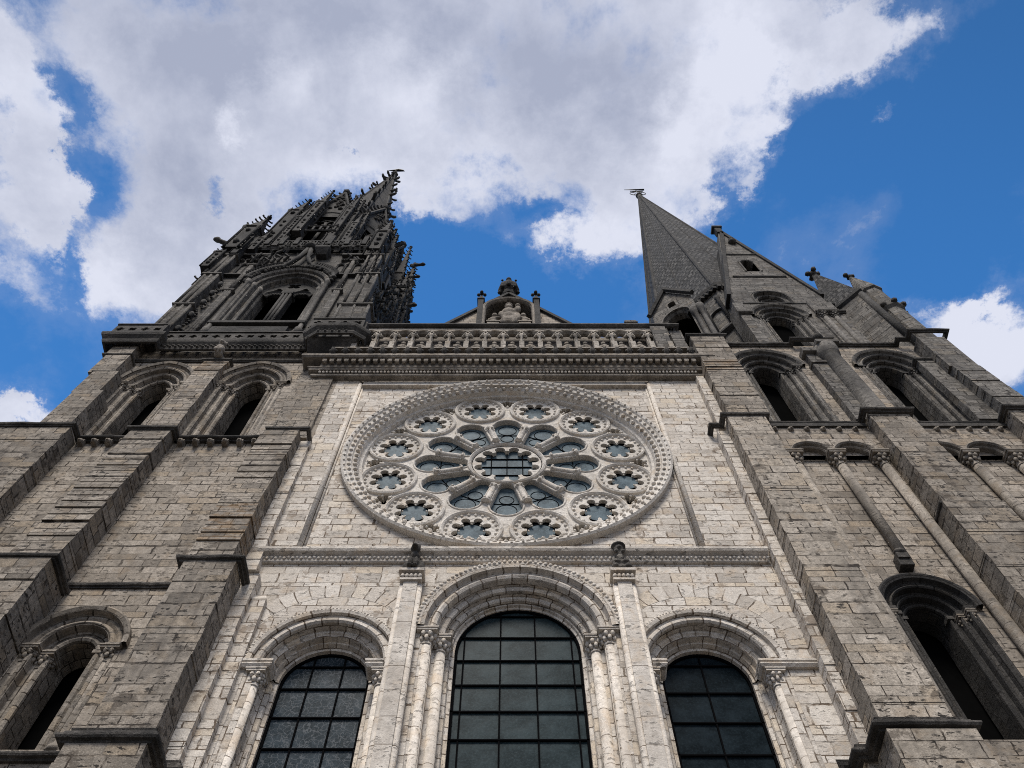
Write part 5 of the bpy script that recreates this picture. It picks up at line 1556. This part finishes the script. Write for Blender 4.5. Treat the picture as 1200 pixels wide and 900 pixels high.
# ---- corner turrets
def diag_turret(cx, cy, h, z0, ze, zt, ang, openarch):
    """square turret with one face turned to the angle ang; gable over the open arch or plain pyramid roof"""
    c, s_ = math.cos(ang), math.sin(ang)
    T = lambda p: (cx + (-s_) * p[0] + c * (h - p[1]), cy + c * p[0] + s_ * (h - p[1]), p[2])
    b = MB()
    if openarch:
        b.plate([(-h, z0), (h, z0), (h, ze), (0, ze + 1.9 * h), (-h, ze)], [hole(0, 46.6, .78, .1, z0 + .05, 20), hole(0.05, ze + .35, .22, 0, ze - .2, 10)], 0, .5, T=T)
        b.arch(0, 46.6, .62, .1, [(.36, 0), (.34, -.14), (.2, -.16), (.16, 0), (.1, -.05), (0, .1), (0, .5)], 20, None, T)
        b.plate([(-h, z0), (h, z0), (h, ze), (-h, ze)], [], h * 2 - .2, h * 2, T=T)
        for q in (-1, 1):
            vs = [T((q * h, 0, z0)), T((q * h, 2 * h, z0)), T((q * (h - .25), 2 * h, z0)), T((q * (h - .25), 0.01, z0))]
            b.hull8(vs, [(v[0], v[1], ze) for v in vs])
        tu = b.build('corner_turret', 'dark_wall', tr)
        b = MB()
        for q in (-1, 1):
            for dx in (h - .22, h + .12):
                p = T((q * dx, -.05, 0)); b.lathe(p[0], p[1], [(.17, z0), (.15, z0 + .3), (.14, 45.7), (.17, 45.75), (.26, 46.3), (.26, 46.5)], 10)
        b.build('colonnette', 'dark_drum', tu)
        b = MB()
        for q in (-1, 1):
            p0 = Vector(T((q * (h + .15), -.15, ze - .1))); p1 = Vector(T((0, -.15, ze + 1.95 * h + .1))); b.tube([p0, p1], .16, 5, False)
            vs = [T((q * h, 0, ze)), T((0, 0, ze + 1.9 * h)), T((0, 2 * h + 2, ze + 1.9 * h)), T((q * h, 2 * h + 1, ze))]
            b.add(vs, [(0, 1, 2, 3)])
        p = T((0, -.1, ze + 2.0 * h)); b.ball(p, .2, 6, 4)
        b.build('turret_roof', 'dark_carve', tu)
    else:
        b.lathe(cx, cy, [(h * 1.414, z0), (h * 1.414, ze)], 4, False, ang + PI / 4)
        tu = b.build('corner_turret', 'dark_wall', tr)
        b = MB(); b.lathe(cx, cy, [(h * 1.414, ze - .25), (h * 1.62, ze - .05), (h * 1.62, ze + .15), (h * 1.45, ze + .25)], 4, False, ang + PI / 4)
        for k in range(4):
            a = ang + PI / 4 + k * PI / 2; b.lathe(cx + h * 1.36 * math.cos(a), cy + h * 1.36 * math.sin(a), [(.2, z0), (.18, ze - .3)], 8)
        b.build('turret_cornice', 'dark_carve', tu)
        b = MB(); b.lathe(cx, cy, [(h * 1.45, ze + .2), (.12, zt)], 4, False, ang + PI / 4); b.build('turret_roof', 'scales', tu)
        b = MB(); b.ball((cx, cy, zt + .1), .3, 7, 5)
        for k in range(4): b.ball((cx + .34 * math.cos(k * PI / 2), cy + .34 * math.sin(k * PI / 2), zt + .15), .2, 5, 4)
        b.build('turret_finial', 'crust', tu)
    return tu
diag_turret(9.95, 1.55, 1.25, 41.3, 48.6, 54, R(-122), True)
diag_turret(20.45, 1.35, 1.05, 41.3, 49.4, 57.2, R(-135), False)
b = MB(); b.lathe(21.75, .6, [(.62, 41.3), (.62, 47.2), (.8, 47.4), (.8, 47.7), (.62, 47.9), (.62, 50.5), (.75, 50.6), (.75, 50.8), (.1, 54.2)], 8, False)
cp = b.build('corner_pinnacle', 'dark_wall', tr)
b = MB(); b.ball((21.75, .6, 54.3), .22, 6, 4); b.ball((22.0, .6, 54.5), .16, 6, 4); b.ball((21.5, .5, 54.4), .18, 6, 4)
for k in range(8): b.ball((21.75 + .8 * math.cos(k * PI / 4), .6 + .8 * math.sin(k * PI / 4), 47.6), .2, 6, 4)
b.build('pinnacle_finial', 'crust', cp)

# ------------------------------------------------------------------ statues and weather vanes (things of their own)
o = blob('statue', [((-3.03, -.24, 22.82), .27, (1.15, .8, .7)), ((-3.03, -.26, 23.1), .24, (1, .8, 1.3)), ((-3.24, -.24, 22.95), .16, (.9, .9, 1.7)), ((-2.82, -.24, 22.95), .16, (.9, .9, 1.7)),
                    ((-3.03, -.34, 23.42), .15, (1, 1, 1.3)), ((-3.03, -.42, 23.72), .155, (1, 1, 1.2)), ((-3.03, -.56, 23.66), .10, (1, 1.2, .9)), ((-3.03, -.66, 23.60), .07, (1.1, 1, .8)), ((-3.13, -.36, 23.92), .055, (.8, .8, 1.8)), ((-2.93, -.36, 23.92), .055, (.8, .8, 1.8)),
                    ((-2.95, -.47, 23.0), .075, (.9, .9, 3.4)), ((-3.12, -.47, 23.0), .075, (.9, .9, 3.4)), ((-2.95, -.52, 22.74), .09, (1, 1.3, .7)), ((-3.12, -.52, 22.74), .09, (1, 1.3, .7)), ((-3.28, -.1, 23.25), .1, (.6, 1.2, 2.4)), ((-2.78, -.1, 23.25), .1, (.6, 1.2, 2.4))],
         'statue_stone', .022, 1)
tag(o, 'weathered dark crouching beast statue on the pilaster between the central lancet and the lead-patterned lancet', 'statue')
o = blob('statue', [((3.36, -.26, 22.84), .26, (1.15, .85, .75)), ((3.17, -.36, 22.84), .13, (1, 1.3, .9)), ((3.55, -.36, 22.84), .13, (1, 1.3, .9)), ((3.36, -.26, 23.15), .2, (1, .85, 1.5)), ((3.36, -.3, 23.5), .15, (1, 1, 1.2)), ((3.36, -.36, 23.74), .165, (1, 1, 1.05)), ((3.36, -.36, 23.88), .22, (1.1, 1.05, .42)), ((3.36, -.34, 23.96), .13, (1, 1, .6)),
                    ((3.26, -.45, 23.55), .075), ((3.46, -.45, 23.55), .075), ((3.36, -.52, 23.70), .06), ((3.30, -.49, 23.77), .035), ((3.42, -.49, 23.77), .035), ((3.36, -.44, 22.98), .15, (1.5, .5, .5)), ((3.15, -.36, 23.15), .085, (.8, .8, 2.6)), ((3.57, -.36, 23.15), .085, (.8, .8, 2.6)), ((3.24, -.5, 23.0), .07, (1.6, .8, .8)), ((3.48, -.5, 23.0), .07, (1.6, .8, .8)), ((3.36, -.42, 23.3), .1, (1.2, .5, 1.2))],
         'statue_stone', .022, 1)
tag(o, 'weathered dark squat statue with broad cap on the pilaster beside the darkest lancet', 'statue')
o = blob('statue', [((-14.0, -.5, 39.05), .22, (1, 1.1, .8)), ((-14.0, -.65, 39.35), .24, (1, 1, 1.2)), ((-13.98, -.75, 39.75), .2), ((-13.98, -.9, 39.72), .12), ((-14.1, -.7, 39.95), .09), ((-13.86, -.7, 39.95), .09), ((-14.12, -.8, 39.1), .1, (.8, 1, 1.6)), ((-13.88, -.8, 39.1), .1, (.8, 1, 1.6)), ((-14.0, -.2, 39.1), .25)],
         'grey_carve', .035, 2)
tag(o, 'small sitting stone beast on top of the rust-stained buttress between two tower arches', 'statue')
# gable group
def seated(cx, cy, z, s_, child):
    bl = [((cx, cy, z + .45 * s_), .45 * s_, (1, .8, 1)), ((cx, cy - .1, z + 1.0 * s_), .38 * s_, (1, .75, 1.2)), ((cx, cy - .1, z + 1.65 * s_), .32 * s_, (1.1, .75, 1.2)), ((cx, cy - .15, z + 2.2 * s_), .2 * s_, (1, 1, 1.2)), ((cx, cy - .12, z + 2.45 * s_), .2 * s_, (1.1, 1.1, .6)),
          ((cx - .35 * s_, cy - .1, z + 1.4 * s_), .16 * s_, (.9, .9, 2)), ((cx + .35 * s_, cy - .1, z + 1.4 * s_), .16 * s_, (.9, .9, 2)), ((cx - .2 * s_, cy - .25, z + .5 * s_), .2 * s_, (.7, .7, 2.4)), ((cx + .2 * s_, cy - .25, z + .5 * s_), .2 * s_, (.7, .7, 2.4))]
    if child: bl += [((cx + .42 * s_, cy - .3, z + 1.7 * s_), .2 * s_, (.8, .8, 1.5)), ((cx + .42 * s_, cy - .3, z + 2.15 * s_), .14 * s_), ((cx + .4 * s_, cy - .2, z + .9 * s_), .2 * s_, (.8, .8, 2.2))]
    return bl
o = blob('statue', seated(-.2, 2.25, 49.7, 1.35, True), 'grey_carve', .05, 1)
tag(o, 'tall robed mother and child statue in the middle of the gable niche', 'statue')
for x, lab in ((-1.15, 'small kneeling angel statue in the gable niche, on the crocketed spire side'), (.78, 'small kneeling angel statue in the gable niche, on the plain spire side')):
    s_ = 1 if x < 0 else -1
    b = MB(); b.box(x - .36, x + .36, 2.0, 2.9, 48.4, 50.0); b.box(x - .42, x + .42, 1.95, 2.9, 50.0, 50.15)
    b.build('statue_plinth', 'grey_carve', gb)
    o = blob('statue', [((x, 2.3, 50.4), .32, (1.2, .9, .9)), ((x, 2.25, 50.85), .29, (1, .8, 1.2)), ((x + .08 * s_, 2.15, 51.4), .19, (1, 1, 1.2)), ((x + .24 * s_, 2.1, 50.9), .14, (1.6, .8, .8)), ((x - .25 * s_, 2.35, 51.0), .22, (.6, .7, 1.7))], 'grey_carve', .04, 2)
    tag(o, lab, 'statue')
# figure at the gable top
b = MB(); b.lathe(-.22, 2.2, [(.45, 55.0), (.5, 55.2), (.42, 55.4), (.42, 55.75), (.62, 56.0), (.72, 56.3), (.72, 56.6), (.5, 56.7)], 8, False)
for k in range(8): b.ball((-.22 + .6 * math.cos(k * PI / 4), 2.2 + .6 * math.sin(k * PI / 4), 55.95), .16, 6, 4)
b.build('gable_pedestal', 'dark_carve', gb)
o = blob('statue', [((-.22, 2.1, 56.95), .36, (1.2, .9, .9)), ((-.22, 2.05, 57.5), .3, (1.1, .8, 1.3)), ((-.22, 2.0, 58.05), .2, (1, 1, 1.1)), ((-.6, 2.05, 57.4), .14, (.8, .8, 2.2)), ((.16, 2.05, 57.4), .14, (.8, .8, 2.2)), ((-.66, 2.0, 57.95), .1), ((.26, 2.0, 57.9), .1)], 'dark_carve', .05, 2)
tag(o, 'dark statue on the round pedestal at the very top of the central gable', 'statue')
# kings in the gallery
kv = []
for v in range(3):
    random.seed(20 + v)
    kv.append(blob('king_statue', [((0, 0, .3), .24, (.95, .7, 1.3)), ((random.uniform(-.04, .04), -.02, .85), .21, (.95, .7, 1.5)), ((0, -.04, 1.3), .2, (1.15, .75, 1)), ((random.uniform(-.03, .03), -.08, 1.66), .125, (1, 1, 1.2)), ((0, -.06, 1.8), .13, (1.05, 1.05, .5)),
               ((-.2, -.1, 1.15), .08, (.9, .9, 2.4)), ((.2, -.1, 1.1), .08, (.9, .9, 2.2)), ((random.uniform(-.1, .1), -.18, 1.05), .08, (.8, .8, 2.5)), ((.06, -.15, .45), .1, (.6, .6, 3.2)), ((-.08, -.15, .4), .1, (.6, .6, 3.0))], 'grey_carve', .035, 2, None, (0, 0, 0)))
random.seed(5)
for k in range(GA):
    o = kv[k] if k < 3 else kv[k % 3].copy()
    if k >= 3: COL.objects.link(o)
    o.location = (gx0 + gs * (k + .5), -.36, 39.35); o.scale = (.95, .7, .76); o.rotation_euler = (0, 0, random.uniform(-.25, .25))
    tag(o, 'small crowned king statue standing under an arch of the gallery', 'statue', 'king statues along the gallery')
# weather vanes
b = MB(); b.lathe(OX, OY, [(.06, 110.8), (.05, 112.6)], 8)
b.lathe(OX, OY, [(.02, 111.5), (.2, 111.65), (.02, 111.8)], 8)
v = b.build('weather_vane', 'vane'); tag(v, 'thin dark bird shaped weather vane on the tip of the crocketed spire', 'weather vane')
b = MB(); b.tube([(OX - .95, OY - .1, 112.1), (OX - .3, OY - .1, 112.2), (OX + .25, OY - .1, 112.35), (OX + .8, OY - .1, 112.15), (OX + 1.1, OY - .1, 111.7)], [.04, .12, .2, .14, .03], 8)
b.ball((OX + .2, OY - .1, 112.6), .16, 6, 4)
b.build('vane_arrow', 'vane', v)
b = MB(); b.lathe(AX, AY, [(.06, 105.1), (.05, 108.6)], 8); b.tube([(AX - .8, AY, 107.4), (AX + .8, AY, 107.4)], .06, 6)
v = b.build('weather_vane', 'vane'); tag(v, 'thin iron ring and cross weather vane on the tip of the plain scaled spire', 'weather vane')
b = MB()
pts = [(AX + .95 * math.cos(t * PI / 16), AY, 106.1 + .95 * math.sin(t * PI / 16)) for t in range(33)]
b.tube(pts, .05, 6)
for t in range(4): b.tube([(AX + .3 * math.cos(t * PI / 2 + .8), AY, 106.1 + .3 * math.sin(t * PI / 2 + .8)), (AX + .95 * math.cos(t * PI / 2 + .8), AY, 106.1 + .95 * math.sin(t * PI / 2 + .8))], .035, 5)
b.build('vane_ring', 'vane', v)
b = MB(); b.tube([(AX - 1.5, AY - .1, 107.7), (AX - .4, AY - .1, 107.8), (AX + 1.0, AY - .1, 107.8)], [.03, .07, .12], 6); b.build('vane_arrow', 'vane', v)
